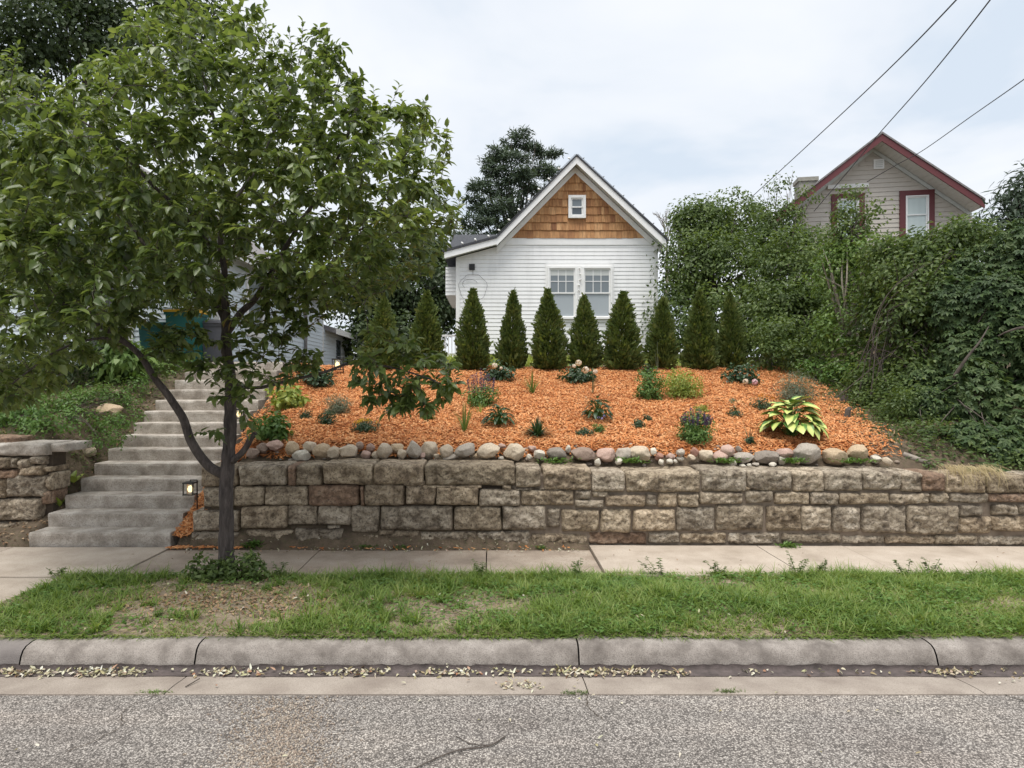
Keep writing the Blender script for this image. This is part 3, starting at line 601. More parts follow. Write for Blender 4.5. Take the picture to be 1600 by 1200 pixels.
for x0, x1 in ((wins[0][0] - .1, wins[0][0] - .05), (wins[1][1] + .05, wins[1][1] + .1)): MB().box(x0, x1, HY - .034, HY, wz0 - .055, wz1 + .055).build('window_side_trim', M['trim'], house)
dh_window(house, gw[0] + .07, gw[1] - .07, gw[2] + .07, gw[3] - .07, HY - .06, (1, 1, 0), 'glass', 'glassdark', .07)
MB().box(hx(733), hx(742), HY - .06, HY, hz(422), hz(413)).build('wall_vent', M['black'], house)
# porch railing beside the house
pr = empty('porch_railing', (-1.3, 19, 2.6), 'short white porch railing at the left side of the white house', 'railing')
a, b_ = X_(688, 19), X_(713, 19)
MB().box(a, b_, 18.97, 19.03, Z_(526, 19), Z_(523, 19)).build('top_rail', M['trim'], pr); MB().box(a, b_, 18.97, 19.03, Z_(556, 19), Z_(552, 19)).build('bottom_rail', M['trim'], pr)
for i in range(5): MB().box(a + .03 + i * .1, a + .055 + i * .1, 18.985, 19.015, Z_(552, 19), Z_(526, 19)).build('baluster', M['trim'], pr)
MB().box(a - .2, b_, 18.95, 20.5, 2.3, Z_(558, 19)).build('deck', M['trim'], pr)
# string of bulbs along the roof edge
sl = empty('light_string', (2.2, OY, 7.9), 'string of small white bulbs clipped along the white house roof edge', 'string lights')
wire = MB(); bme = {}
for mk in ('bulb', 'bulbdark'):
    q = MB(); k_ = 1 if mk == 'bulb' else .6; q.tube([(0, 0, 0), (0, 0, .02 * k_), (0, 0, .03 * k_), (0, 0, .065 * k_), (0, 0, .085 * k_)], [.012 * k_, .014 * k_, .026 * k_, .022 * k_, .004], 8); bme[mk] = q.mesh('bulb', M[mk], True)
for p0, p1, mk in ((LE, BR, 'bulb'), (BR, AP, 'bulb'), (AP, RT, 'bulbdark')):
    d = Vector((p1[0] - p0[0], 0, p1[1] - p0[1])); n = max(2, int(d.length / .34)); nn = Vector((-d.z, 0, d.x)).normalized(); dn = d.normalized()
    wire.tube([Vector((p0[0], OY - .02, p0[1])) + nn * .045 + d * (i / n) for i in range(n + 1)], .006, 4)
    for i in range(n):
        o = link('bulb', bme[mk]); o.location = Vector((p0[0], OY - .02, p0[1])) + d * ((i + .5) / n) + nn * .045
        o.rotation_euler = (0, math.atan2(nn.x + (-.5 if mk == 'bulb' else .35), nn.z), 0); attach(o, sl)
wire.build('wire', M['cable'], sl)
sl2 = empty('window_light_string', (hx(905), HY, 4), 'short string of pale bulbs down the trim between the two front windows', 'string lights')
wz = MB(); wz.tube([(hx(905), HY - .075, wz1), (hx(905), HY - .075, wz0)], .005, 4).build('wire', M['trim'], sl2)
for i in range(9):
    o = link('bulb', bme['bulb']); o.location = (hx(905), HY - .078, wz1 - .03 - i * .145); o.rotation_euler = (R(75), 0, random.uniform(-.6, .6)); attach(o, sl2)
# wire hoop hanging on the wall
hp = empty('wire_hoop', (hx(740), HY - .05, 4.5), 'thin round wire decoration hanging on white siding under the black vent', 'wall decoration')
q = MB(); c0 = Vector((hx(739), HY - .05, hz(450))); q.tube([c0 + Vector((math.cos(t) * (.37 + .02 * math.sin(5*t)), 0, math.sin(t) * (.36 + .015 * math.sin(7*t)))) for t in np.linspace(0, 2*math.pi, 40)], .004, 5)
q.tube([c0 + Vector((math.cos(t) * .2 - .08, -.005, math.sin(t) * .12 + .1)) for t in np.linspace(.2, 4, 14)], .005, 4); q.tube([c0 + Vector((0, 0, .36)), c0 + Vector((0, .03, .48))], .006, 4); q.build('ring', M['binrgrey'], hp)

# right neighbour
NY = 20.0; WY = 20.75
nb = empty('neighbor_house', (12.3, WY, 3), 'tan sided house with dark red trim rising above the right thicket', 'house')
A2, L2, R2 = (X_(1385, NY), Z_(208, NY)), (X_(1222, NY), Z_(334, NY)), (X_(1529, NY), Z_(320, NY))
sl_ = (A2[1] - L2[1]) / (A2[0] - L2[0]); sr_ = (A2[1] - R2[1]) / (R2[0] - A2[0])
nwl, nwr = X_(1262, WY), X_(1508, WY)
def nroof(x): return A2[1] - (sl_ * (A2[0] - x) if x < A2[0] else sr_ * (x - A2[0]))
MB().prism([(nwl, 2.8), (nwr, 2.8), (nwr, nroof(nwr) - .3), (A2[0], A2[1] - .3), (nwl, nroof(nwl) - .3)], WY, 21.8).build('wall', M['tan'], nb)
nw = [(X_(1411, WY), X_(1440, WY)), (X_(1313, WY), X_(1341, WY))]; nz1 = Z_(311, WY); nz0 = nz1 - 1.35
def nsp(z):
    dz = A2[1] - .38 - z; a = max(nwl + .05, A2[0] - dz / sl_); b_ = min(nwr - .05, A2[0] + dz / sr_)
    return cut(a, b_, [(p - .2, q + .2) for p, q in nw]) if nz0 - .2 < z < nz1 + .2 else [(a, b_)]
mb = MB(); clap(mb, (0, WY - .002, 0), (1, 0, 0), (0, -1, 0), nsp, 2.9, A2[1] - .45, .145, .02); mb.build('siding', M['tan'], nb)
q = MB(); q.prism(rakeband(L2, A2, .02, .24, 0, 0), NY, NY + .04); q.prism(rakeband(A2, R2, .02, .24, 0, 0), NY, NY + .04); q.build('barge_board', M['redtrim'], nb)
q = MB()
for p0, p1 in ((L2, A2), (A2, R2)):
    n = 22
    for i in range(n):
        a = tuple(Vector(p0).lerp(Vector(p1), i / n)); b_ = tuple(Vector(p0).lerp(Vector(p1), (i + .93) / n)); q.prism(rakeband(a, b_, .17, .185, 0, 0), NY + .041, WY - .001)
    q.prism(rakeband(p0, p1, .15, .168, 0, 0), NY + .041, WY - .001)
q.build('soffit', M['tansoffit'], nb)
q = MB()
for p0, p1 in ((L2, A2), (A2, R2)):
    a = (p0[0], p0[1] - .2); b_ = (p1[0], p1[1] - .2); q.prism(rakeband(a, b_, 0, .13, 0, 0), WY - .05, WY - .022)
q.build('rake_trim', M['soffit'], nb)
q = MB()
for p0, p1 in ((L2, A2), (A2, R2)): q.prism([(p0[0], p0[1] - .01), (p1[0], p1[1] - .01), (p1[0], p1[1] + .05), (p0[0], p0[1] + .05)], NY - .03, 21.9)
q.build('roof', M['shinglegrey'], nb)
for (a, b_) in nw:
    wn = dh_window(nb, a, b_, nz0, nz1, WY - .03, (1, 1, .1), 'curtain', 'curtain', .035)
    f = MB(); t = .17; f.box(a - .035 - t, a - .035, WY - .07, WY, nz0 - t, nz1 + .035 + t); f.box(b_ + .035, b_ + .035 + t, WY - .07, WY, nz0 - t, nz1 + .035 + t); f.box(a - .035, b_ + .035, WY - .07, WY, nz1 + .035, nz1 + .035 + t); f.box(a - .035, b_ + .035, WY - .07, WY, nz0 - t, nz0 - .035)
    o = f.build('red_casing', M['redtrim']); attach(o, nb)
MB().box(X_(1297, WY), X_(1356, WY), WY - .1, WY, Z_(293, WY), Z_(287, WY)).build('drip_cap', M['trim'], nb)
q = MB(); va, vb, vc, vd = X_(1364, WY), X_(1379, WY), Z_(265, WY), Z_(250, WY); q.box(va, vb, WY - .06, WY, vc, vd); vn = q.build('gable_vent', M['trim'], nb)
nb.rotation_euler.z = R(-10)
for i in range(4): o = MB().box(va + .05, vb - .05, WY - .075, WY - .062, vc + .05 + i * .06, vc + .075 + i * .06).build('louver', M['soffit']); attach(o, vn)
ch = MB(); ch.box(X_(1232, 23), X_(1258, 23), 22.7, 23.3, 5.5, Z_(280, 23)); ch.box(X_(1230, 23), X_(1260, 23), 22.65, 23.35, Z_(284, 23), Z_(278, 23)); ch.build('chimney', M['block'], nb)
# left neighbour: side wall runs away from the street
lh = empty('pale_blue_house', (-8, 14, 2.3), 'pale blue-white sided house left of the steps behind the street tree', 'house')
LX, Y0, Y1, EZ = -6.0, 14.0, 22.6, 4.95
rx, rz = -10.2, 8.1
MB().prism([(-14.4, 2.1), (LX, 2.1), (LX, EZ), (rx, rz), (-14.4, EZ)], Y0, Y1).build('wall', M['blue'], lh)
sw_ = [(15.6, 16.6), (20.45, 20.75)]
mb = MB(); clap(mb, (LX, 0, 0), (0, 1, 0), (1, 0, 0), lambda z: cut(Y0 + .1, Y1 - .1, [sw_[0]]) if 3.1 < z < 4.6 else [(Y0 + .1, Y1 - .1)], 2.2, EZ - .02, .125, .018)
def lfr(z):
    if z < EZ: return cut(-14.3, LX - .1, [(-8.9, -7.9)]) if 2.0 < z < 4.35 else [(-14.3, LX - .1)]
    h = (rz - z) / (rz - EZ); return [(rx - 4.2 * h + .1, rx + 4.2 * h - .1)] if h > .06 else []
clap(mb, (0, Y0, 0), (1, 0, 0), (0, -1, 0), lfr, 2.2, rz - .2, .125, .018); mb.build('siding', M['blue'], lh)
q = MB(); q.box(LX - .1, LX + .025, Y0 - .025, Y0 + .1, 2.15, EZ); q.build('corner_board', M['trim'], lh); q = MB(); q.box(LX - .05, LX + .025, Y1 - .1, Y1, 2.15, EZ); q.build('corner_board', M['trim'], lh)
q = MB(); q.tube([(LX + .07, 20.3, 2.3), (LX + .07, 20.3, EZ - .1)], .05, 8); q.build('downspout', M['shinglegrey'], lh)
q = MB(); q.prism([(LX + .35, EZ - .22), (LX + .35, EZ - .06), (rx, rz + .12), (rx - 4.6, EZ - .06), (rx - 4.6, EZ - .22), (rx, rz - .04)], Y0 - .35, Y1 + .3); q.build('roof', M['shinglegrey'], lh)
MB().box(LX + .352, LX + .375, Y0 - .36, Y1 + .3, EZ - .26, EZ - .05).build('eave_board', M['trim'], lh)
q = MB(); q.box(-8.95, -8.8, Y0 - .05, Y0, 2.1, 4.4); q.box(-8.0, -7.85, Y0 - .05, Y0, 2.1, 4.4); q.box(-8.8, -8.0, Y0 - .05, Y0, 4.25, 4.4); q.build('door_frame', M['trim'], lh)
MB().box(-8.8, -8.0, Y0 - .02, Y0 + .03, 2.1, 4.25).build('door', M['binrgrey'], lh)
wn = empty('window', (LX, 16.1, 3.2)); attach(wn, lh)
q = MB(); q.box(LX - .02, LX + .05, 15.52, 15.62, 3.1, 4.65); q.box(LX - .02, LX + .05, 16.58, 16.68, 3.1, 4.65); q.box(LX - .02, LX + .05, 15.62, 16.58, 4.53, 4.65); q.box(LX - .02, LX + .05, 15.62, 16.58, 3.1, 3.2); attach(q.build('casing', M['trim']), wn)
attach(MB().box(LX - .01, LX + .012, 15.62, 16.58, 3.2, 4.53).build('pane', M['glass']), wn)
MB().box(-11, LX - .03, Y1 + .005, 27.2, 2.3, 3.88).build('addition_wall', M['blue'], lh)
mb = MB(); clap(mb, (LX - .03, 0, 0), (0, 1, 0), (1, 0, 0), lambda z: cut(Y1 + .05, 27.15, [(24.6, 25.2)]) if 2.9 < z < 3.6 else [(Y1 + .05, 27.15)], 2.35, 3.86, .125, .018); mb.build('addition_siding', M['blue'], lh)
q = MB(); q.prism([(LX + .4, 3.72), (LX + .4, 3.9), (-11, 5.6), (-11, 5.4)], Y1 + .31, 27.7); q.build('addition_roof', M['shinglegrey'], lh)
MB().box(LX + .402, LX + .43, Y1 + .31, 27.7, 3.7, 3.9).build('addition_eave_board', M['trim'], lh)
MB().box(LX - .035, LX + .01, 24.6, 25.2, 2.9, 3.6).build('addition_window', M['glassdark'], lh)
# wheeled bins
def bin_(px0, px1, pyb, pyt, Y, m, lid, label):
    x0, x1 = X_(px0, Y), X_(px1, Y); zt = Z_(pyt, Y); g = gz1((x0 + x1) / 2, Y); w = x1 - x0
    b0 = empty('wheeled_bin', ((x0 + x1) / 2, Y, g), label, 'bin', 'bins by the left house')
    q = MB(); i = .05; h = zt - .07
    q.add([(x0 + i, Y + i, g + .04), (x1 - i, Y + i, g + .04), (x1 - i, Y + w - i, g + .04), (x0 + i, Y + w - i, g + .04), (x0, Y, h), (x1, Y, h), (x1, Y + w, h), (x0, Y + w, h)], [(0,3,2,1),(4,5,6,7),(0,1,5,4),(1,2,6,5),(2,3,7,6),(3,0,4,7)])
    q.box(x0 - .02, x1 + .02, Y - .02, Y + w + .02, h - .05, h - .001); q.build('body', M[m], b0)
    q = MB(); q.prismx([(Y - .04, h + .001), (Y + w + .06, h + .001), (Y + w + .06, h + .06), (Y + w * .5, h + .1), (Y - .03, h + .045)], x0 - .03, x1 + .03); q.build('lid', M[lid], b0)
    for xx in (x0 + .06, x1 - .06): MB().tube([(xx - .025, Y + w - .02, g + .1), (xx + .025, Y + w - .02, g + .1)], .1, 14).build('wheel', M['black'], b0)
    MB().tube([(x0 + .06, Y + w + .09, h), (x1 - .06, Y + w + .09, h)], .018, 6).build('handle', M[m], b0)
bin_(216, 254, 556, 503, 12.9, 'teal', 'teal', 'teal plastic wheeled bin with teal lid, farther from the steps'); bin_(258, 304, 556, 482, 12.7, 'teal', 'yellow', 'teal plastic wheeled bin with a yellow lid'); bin_(314, 348, 556, 500, 13.1, 'binrgrey', 'binrgrey', 'dark grey wheeled bin at the corner of the left house')
# overhead cables
def cable(label, pts, r=.011, sagk=.0):
    P = crom([at(*p) for p in pts], 10); q = MB(); q.tube(P, r, 6); o = q.build('overhead_cable', M['cable'], None, True); tag(o, label, 'cable', 'overhead service cables')
cable('leftmost overhead cable, dropping into the trees left of the chimney', [(1170, 312, 24), (1300, 192, 17.5), (1400, 97, 13.2), (1494, 0, 10.5), (1640, -160, 7.6)], .014)
cable('middle overhead cable crossing the left roof slope of the tan house', [(1272, 330, 19.7), (1330, 262, 18), (1370, 213, 16), (1450, 122, 12.5), (1547, 0, 9.6), (1680, -180, 7)], .012)
cable('rightmost and lowest overhead cable, ending on the tan gable', [(1355, 284, 20.6), (1400, 258, 19.5), (1442, 235, 18), (1520, 180, 15), (1600, 124, 12.5), (1800, -20, 9)], .011)
# lanterns beside the steps
def lantern(px, py, Y, h, label, side=-1, s=1.0):
    x = X_(px, Y); g = gz1(x, Y); zb = g - .02; b0 = empty('path_lantern', (x, Y, g), label, 'lantern', 'path lanterns along the steps')
    zt = zb + h; a = .075 * s; cx = x + side * .11 * s; cz = zt - .13 * s
    q = MB(); q.tube([(x, Y, zb - .1), (x, Y, zt)], .008, 6); q.tube([(x, Y, zt), (cx, Y, zt)], .008, 6); q.tube([(cx, Y, zt), (cx, Y, cz + .1 * s)], .005, 6); q.build('hook', M['black'], b0)
    q = MB()
    for sx in (-1, 1):
        for sy in (-1, 1): q.box(cx + sx * a - .006, cx + sx * a + .006, Y + sy * a - .006, Y + sy * a + .006, cz - .09 * s, cz + .08 * s)
    q.box(cx - a - .01, cx + a + .01, Y - a - .01, Y + a + .01, cz + .08 * s, cz + .1 * s); q.box(cx - a - .008, cx + a + .008, Y - a - .008, Y + a + .008, cz - .105 * s, cz - .09 * s); q.build('cage', M['black'], b0)
    q = MB(); q.tube([(cx, Y, cz - .088 * s), (cx, Y, cz + .078 * s)], .055 * s, 14); q.build('glass', M['lampglass'], b0)
    q = MB(); q.tube([(cx, Y, cz - .06 * s), (cx, Y, cz - .045 * s), (cx, Y, cz - .01 * s), (cx, Y, cz + .03 * s), (cx, Y, cz + .045 * s)], [.008, .022 * s, .028 * s, .018 * s, .006], 10); q.build('bulb', M['lampglow'], b0, True)
lantern(308, 797, 7.98, .42, 'small lit black lantern beside the lowest steps', -1, .78); lantern(381, 672, 9.64, .38, 'small lit black lantern behind the street tree trunk, halfway up the steps', -1, .7); lantern(537, 570, 12.6, .38, 'small lit black lantern at the top left corner of the mulch bed', -1, 1.1)

# ---------------------------------------------------------------- cobble border
def ico(sub=3):
    t = (1 + 5 ** .5) / 2; v = [(-1,t,0),(1,t,0),(-1,-t,0),(1,-t,0),(0,-1,t),(0,1,t),(0,-1,-t),(0,1,-t),(t,0,-1),(t,0,1),(-t,0,-1),(-t,0,1)]
    v = [Vector(p).normalized() for p in v]; f = [(0,11,5),(0,5,1),(0,1,7),(0,7,10),(0,10,11),(1,5,9),(5,11,4),(11,10,2),(10,7,6),(7,1,8),(3,9,4),(3,4,2),(3,2,6),(3,6,8),(3,8,9),(4,9,5),(2,4,11),(6,2,10),(8,6,7),(9,8,1)]
    for _ in range(sub):
        mid = {}; nf = []
        def mp_(a, b_):
            k = (min(a, b_), max(a, b_))
            if k not in mid: v.append(((v[a] + v[b_]) / 2).normalized()); mid[k] = len(v) - 1
            return mid[k]
        for a, b_, c in f: x, y, z = mp_(a, b_), mp_(b_, c), mp_(c, a); nf += [(a, x, z), (b_, y, x), (c, z, y), (x, y, z)]
        f = nf
    return v, f
IV, IF = ico(3)
def rock_mesh(seed, ang, m):
    rs = Vector((seed * 3.3, seed * 1.7, seed * .9)); vs = []
    pl = [Vector((random.gauss(0, 1), random.gauss(0, 1), random.gauss(0, 1))).normalized() for _ in range(9)]
    for p in IV:
        d = 1 + .22 * mnoise.noise(p * 1.3 + rs) + .09 * mnoise.noise(p * 3 + rs) + .02 * mnoise.noise(p * 8 + rs); q = p * d
        if ang:
            for n_ in pl:
                k = q.dot(n_) - .74
                if k > 0: q = q - n_ * k * ang
        vs.append(tuple(q))
    me = bpy.data.meshes.new('rock'); me.from_pydata(vs, [], IF); me.materials.append(m); me.polygons.foreach_set('use_smooth', np.ones(len(IF), bool)); me.update(); me.set_sharp_from_angle(angle=R(24)); return me
RK = [(395,708,20,18,'brown',1),(410,700,26,18,'brown',1),(430,697,27,19,'pink',1),(456,699,26,25,'tan',1),(470,711,31,19,'pale',1),(484,698,24,17,'cream',1),(504,705,29,26,'tan',1),(520,707,30,21,'cream',1),(545,706,32,23,'cream',.4),(562,697,14,14,'brown',0),(572,710,16,14,'pink',0),(580,699,15,13,'pink',0),(586,711,11,14,'cream',0),(600,704,25,26,'cream',0),(621,701,24,19,'tan',0),(629,709,16,17,'cream',0),(647,703,26,28,'grey',0),(672,702,28,29,'cream',0),(697,705,24,23,'cream',0),(706,714,30,11,'grey',.5),(682,713,11,10,'cream',0),(727,703,35,23,'grey',.3),(763,704,38,26,'cream',.3),(804,706,40,27,'cream',.6),(832,701,17,11,'pink',0),(843,709,22,16,'pale',.3),(827,714,10,10,'pale',0),(870,709,34,21,'dark',.2),(888,702,9,13,'pale',0),(911,710,43,25,'brown',.1),(947,711,31,25,'pink',.1),(976,712,25,27,'grey',.2),(999,708,36,26,'cream',.2),(934,722,11,12,'pale',0),(967,721,12,11,'pale',0),(1021,705,12,12,'pale',0),(1030,713,15,13,'red',0),(1048,713,20,12,'pink',0),(1033,722,10,9,'pale',0),(1046,721,12,9,'pale',0),(1055,721,7,7,'pale',0),(1063,717,12,9,'pale',0),(1063,707,17,13,'grey',0),(1080,714,14,11,'cream',0),(1085,706,12,15,'red',0),(1103,711,25,19,'cream',.3),(1125,713,28,19,'pink',0),(1136,704,27,20,'pink',0),(1162,715,43,21,'grey',0),(1154,702,12,11,'dark',0),(1196,714,40,23,'dark',.1),(1145,723,14,11,'pale',0),(1160,728,10,8,'pale',0),(1171,727,9,7,'pale',0),(1181,726,12,8,'grey',0),(1207,726,13,8,'pale',0),(1220,718,14,17,'pale',0),(1226,707,27,15,'pink',0),(1261,710,48,35,'grey',.15),(1306,713,43,28,'tan',.2),(1340,707,36,23,'tan',.5),(1368,718,21,13,'pale',.3),(1386,721,16,13,'cream',.3),(1337,719,12,9,'grey',0),(783,716,10,6,'pale',0),(660,712,12,9,'pink',0),(745,713,12,9,'tan',0),(785,697,14,9,'pink',0),(1246,722,10,8,'cream',0)]
CW = {'brown': 'brown', 'pink': 'pinkish', 'tan': 'tan', 'pale': 'pale white', 'cream': 'cream', 'grey': 'grey', 'dark': 'dark grey', 'red': 'reddish'}
ANCH = [(395,'behind the street tree'),(427,'below the leafy shrub nearest the steps'),(511,'below the small dark plants on the left'),(570,'below the yellow flowers'),(640,'below the drooping tree branch'),(724,'below the yellowish grass tuft'),(780,'below the left dark hosta'),(840,'below the dark daylily clump'),(934,'below the dark hosta with blue flowers'),(1005,'below the two tiny dark plants'),(1087,'below the purple-topped catmint'),(1170,'below the sparse stemmed plant'),(1237,'below the big variegated hosta'),(1310,'below the bare mulch at right'),(1380,'at the right end of the border')]
def ordw(n):
    o = ['first','second','third','fourth','fifth','sixth','seventh','eighth','ninth','tenth','eleventh','twelfth']; return o[n] if n < 12 else f'{n+1}th'
groups = {}
RK.sort(key=lambda r: r[0])
for r in RK:
    k = min(ANCH, key=lambda a: abs(a[0] - r[0])); sz = 'big' if r[2] > 34 else 'medium' if r[2] > 18 else 'small'
    groups.setdefault((sz, r[4], k[1]), []).append(r)
for i, r in enumerate(RK):
    px, py, w, h, cn, ang = r; Y = 8.0 + (.14 if py < 703 else 0) - (.12 if py > 719 else 0)
    k = min(ANCH, key=lambda a: abs(a[0] - px)); sz = 'big' if w > 34 else 'medium' if w > 18 else 'small'; g = groups[(sz, cn, k[1])]
    lab = f"{sz} {CW[cn]} {'angular' if ang >= .5 else 'rounded'} border rock {k[1]}"
    if len(g) > 1: lab += ', ' + ('left' if g.index(r) == 0 else 'right' if g.index(r) == len(g) - 1 else 'middle') + ' one'
    o = link('border_rock', rock_mesh(i + 1, max(ang, .55 + .4 * random.random()), M['r_' + cn])); sx = w / F * Y / 2 * .98; sz_ = h / F * Y / 2 * 1.0
    o.location = at(px, py, Y); o.scale = (sx, (sx + sz_) * .5, sz_); o.rotation_euler = (random.uniform(-.15, .15), random.uniform(-.18, .18), random.uniform(-1.2, 1.2)); tag(o, lab, 'rock', 'cobble border on the wall top')
# small pebbles filling between the cobbles
q = MB(); V_ = []; T_ = []; iv, if_ = ico(1); IVn = np.array([tuple(p) for p in iv]); IFn = np.array(if_)
nb_ = 0
for k in range(260):
    x = rng.uniform(-2.9, 5.1); y = rng.uniform(7.86, 8.3); s = rng.uniform(.012, .032); z = gz1(x, y) + s * .4
    V_.append(IVn * np.array([s * rng.uniform(.8, 1.5), s, s * rng.uniform(.6, .9)]) + np.array([x, y, z])); T_.append(IFn + nb_); nb_ += len(IVn)
tag(link('pebbles', np_mesh('pebbles', np.concatenate(V_), np.concatenate(T_), M['gravel'], True)), 'small pebbles scattered between the border rocks', 'pebbles', kind='stuff')
# rocks and debris on the left bank and right end
def loose_rock(px, py, w, h, Y, cn, label, name='bank_rock', ang=.9):
    o = link(name, rock_mesh(int(px) + 200, ang, M[cn])); sx = w / F * Y / 2; sz = h / F * Y / 2; p = at(px, py, Y); o.location = (p.x, p.y, gz1(p.x, p.y) + sz * .55); o.scale = (sx, sx * .7, sz); o.rotation_euler = (0, random.uniform(-.2, .2), random.uniform(-.3, .3)); tag(o, label, 'rock', 'rocks on the left bank')
loose_rock(168, 637, 44, 24, 9.7, 'r_tan', 'large flat tan rock on the weedy bank left of the steps'); loose_rock(137, 693, 42, 22, 8.6, 'r_tan', 'pale tan slab rock beside the left wall cap'); loose_rock(138, 667, 24, 20, 9.0, 'r_cream', 'cream rock between two weedy clumps on the left bank'); loose_rock(182, 622, 24, 12, 10.2, 'r_brown', 'flat brown rock behind the large tan bank rock')
# ---------------------------------------------------------------- foliage tools
def nrm(a): return a / np.maximum(np.linalg.norm(a, axis=1, keepdims=True), 1e-9)
TPL = {
 'ovate': (np.array([(0,0,0),(.3,-.5,1),(.3,.5,1),(.3,0,0),(.68,-.37,1),(.68,.37,1),(.68,0,0),(1,0,0)], float), np.array([(0,3,1),(0,2,3),(1,3,6),(1,6,4),(3,2,5),(3,5,6),(4,6,7),(6,5,7)])),
 'diamond': (np.array([(0,0,0),(.45,-.5,1),(1,0,0),(.45,.5,1)], float), np.array([(0,2,1),(0,3,2)])),
 'blade': (np.array([(0,-.5,0),(0,.5,0),(.5,-.38,0),(.5,.38,0),(1,0,0)], float), np.array([(0,1,3),(0,3,2),(2,3,4)])),
 'spray': (np.array([(0,0,0),(.35,-.42,.4),(.62,-.18,0),(.8,-.3,.3),(1,0,0),(.8,.3,.3),(.62,.18,0),(.35,.42,.4)], float), np.array([(0,2,1),(0,6,2),(0,7,6),(2,4,3),(2,6,4),(6,5,4)])),
}
def leaf_arrays(P, D, Nn, L, Wd, tpl='ovate', bend=.2, fold=.18):
    tp, tf = TPL[tpl]; D = nrm(D); S_ = np.cross(D, Nn); bad = np.linalg.norm(S_, axis=1) < 1e-4; S_[bad] = (1, 0, 0); S_ = nrm(S_); Nn = np.cross(S_, D)
    n = len(P); L = np.broadcast_to(L, n)[:, None]; Wd = np.broadcast_to(Wd, n)[:, None]; bend = np.broadcast_to(bend, n)[:, None]
    V = np.empty((n, len(tp), 3))
    for k, (t, s, f) in enumerate(tp): V[:, k] = P + D * (t * L * (1 - .25 * bend * t)) + S_ * (s * Wd) + Nn * (f * fold * Wd - bend * t * t * L)
    T = (tf[None] + (np.arange(n) * len(tp))[:, None, None]).reshape(-1, 3)
    return V.reshape(-1, 3), T
def leaf_obj(name, arrs, mats, parent=None, mi=None, smooth=False):
    V, T = arrs; o = link(name, np_mesh(name, V, T, mats, smooth, mi))
    if parent is not None: attach(o, parent)
    return o
def cat(*ar):
    Vs, Ts, b_ = [], [], 0
    for V, T in ar: Vs.append(V); Ts.append(T + b_); b_ += len(V)
    return np.concatenate(Vs), np.concatenate(Ts)
def rdir(n, r=rng): return nrm(r.normal(size=(n, 3)))
def cloud(blobs, n, L, Wd, clump=.35, per=26, tpl='diamond', up=.45, out=.6, rand=.7, shell=.45, droop=.35, bend=.2, floor=None, r=rng, flatten=.75):
    """leaves in clumps spread through the outer volume of the blobs"""
    C = np.array([b_[0] for b_ in blobs], float); Rd = np.array([b_[1] for b_ in blobs], float); w = np.prod(Rd, 1) ** (2 / 3); w /= w.sum()
    nc = max(3, n // per); k = r.choice(len(blobs), nc, p=w); d = rdir(nc, r); rad = 1 - shell * r.random(nc) ** 1.6
    cc = C[k] + d * Rd[k] * rad[:, None]
    j = r.integers(0, nc, n); size = clump * (.6 + .8 * r.random(nc)); off = rdir(n, r) * (r.random(n) ** .5 * size[j])[:, None]; off[:, 2] *= flatten
    P = cc[j] + off; outw = nrm((P - C[k[j]]) / Rd[k[j]]); loc = nrm(off + 1e-6)
    Nn = nrm(outw * out + np.array([0, 0, up]) + rdir(n, r) * rand + loc * .3)
    D = nrm(loc * .6 + outw * .4 + rdir(n, r) * .7 + np.array([0, 0, -droop])); D = nrm(D - Nn * (D * Nn).sum(1, keepdims=True) * .8)
    keep = np.ones(n, bool)
    if floor is not None: keep = P[:, 2] > floor(P[:, 0], P[:, 1]) + .01
    P, D, Nn = P[keep], D[keep], Nn[keep]; m_ = len(P)
    return leaf_arrays(P, D, Nn, L * (.65 + .6 * r.random(m_)), Wd * (.7 + .5 * r.random(m_)), tpl, bend)
def branches(mb, base, blobs, n, r0, r=random, bow=.15, sides=5):
    base = Vector(base)
    for _ in range(n):
        c, rd = r.choice(blobs); tip = Vector(c) + Vector((r.gauss(0, .5) * rd[0], r.gauss(0, .5) * rd[1], r.uniform(-.2, .8) * rd[2])); b0 = base + Vector((r.gauss(0, .05), r.gauss(0, .05), 0))
        mid = b0.lerp(tip, .5) + Vector((r.gauss(0, bow), r.gauss(0, bow), r.uniform(0, bow * 2))); P = crom([b0, mid, tip], 6); k = len(P); mb.tube(P, [r0 * (1 - .85 * i / (k - 1)) for i in range(k)], sides)
def bl(px, py, Y, rx, rz, ry=None):
    """blob from pixel centre, depth and pixel radii"""
    p = at(px, py, Y); return ((p.x, p.y, p.z), (rx / F * Y, (ry if ry else max(rx, rz) * .8 / F * Y), rz / F * Y))
def tree(name, label, blobs, n, L, Wd, m, trunk, group=None, trunkm='twig', cat_='tree', clump=.4, per=26, nb=14, r0=.05, tr=.16, tpl='diamond', **kw):
    t = empty(name, trunk, label, cat_, group); f = kw.pop('floor', None)
    leaf_obj('crown', cloud(blobs, n, L, Wd, clump, per, tpl, floor=f, **kw), M[m], t)
    c = np.mean([b_[0] for b_ in blobs], 0); q = MB(); mid = Vector(trunk).lerp(Vector(c), .5) + Vector((random.gauss(0, .08), 0, 0))
    top = Vector((c[0], c[1], c[2])); P = crom([Vector(trunk) - Vector((0, 0, .15)), mid, top], 6); q.tube(P, [tr * (1 - .7 * i / (len(P) - 1)) for i in range(len(P))], 8)
    q.build('trunk', M[trunkm], t, True)
    q = MB(); branches(q, P[len(P) // 2], blobs, nb, r0); q.build('branches', M[trunkm], t)
    return t
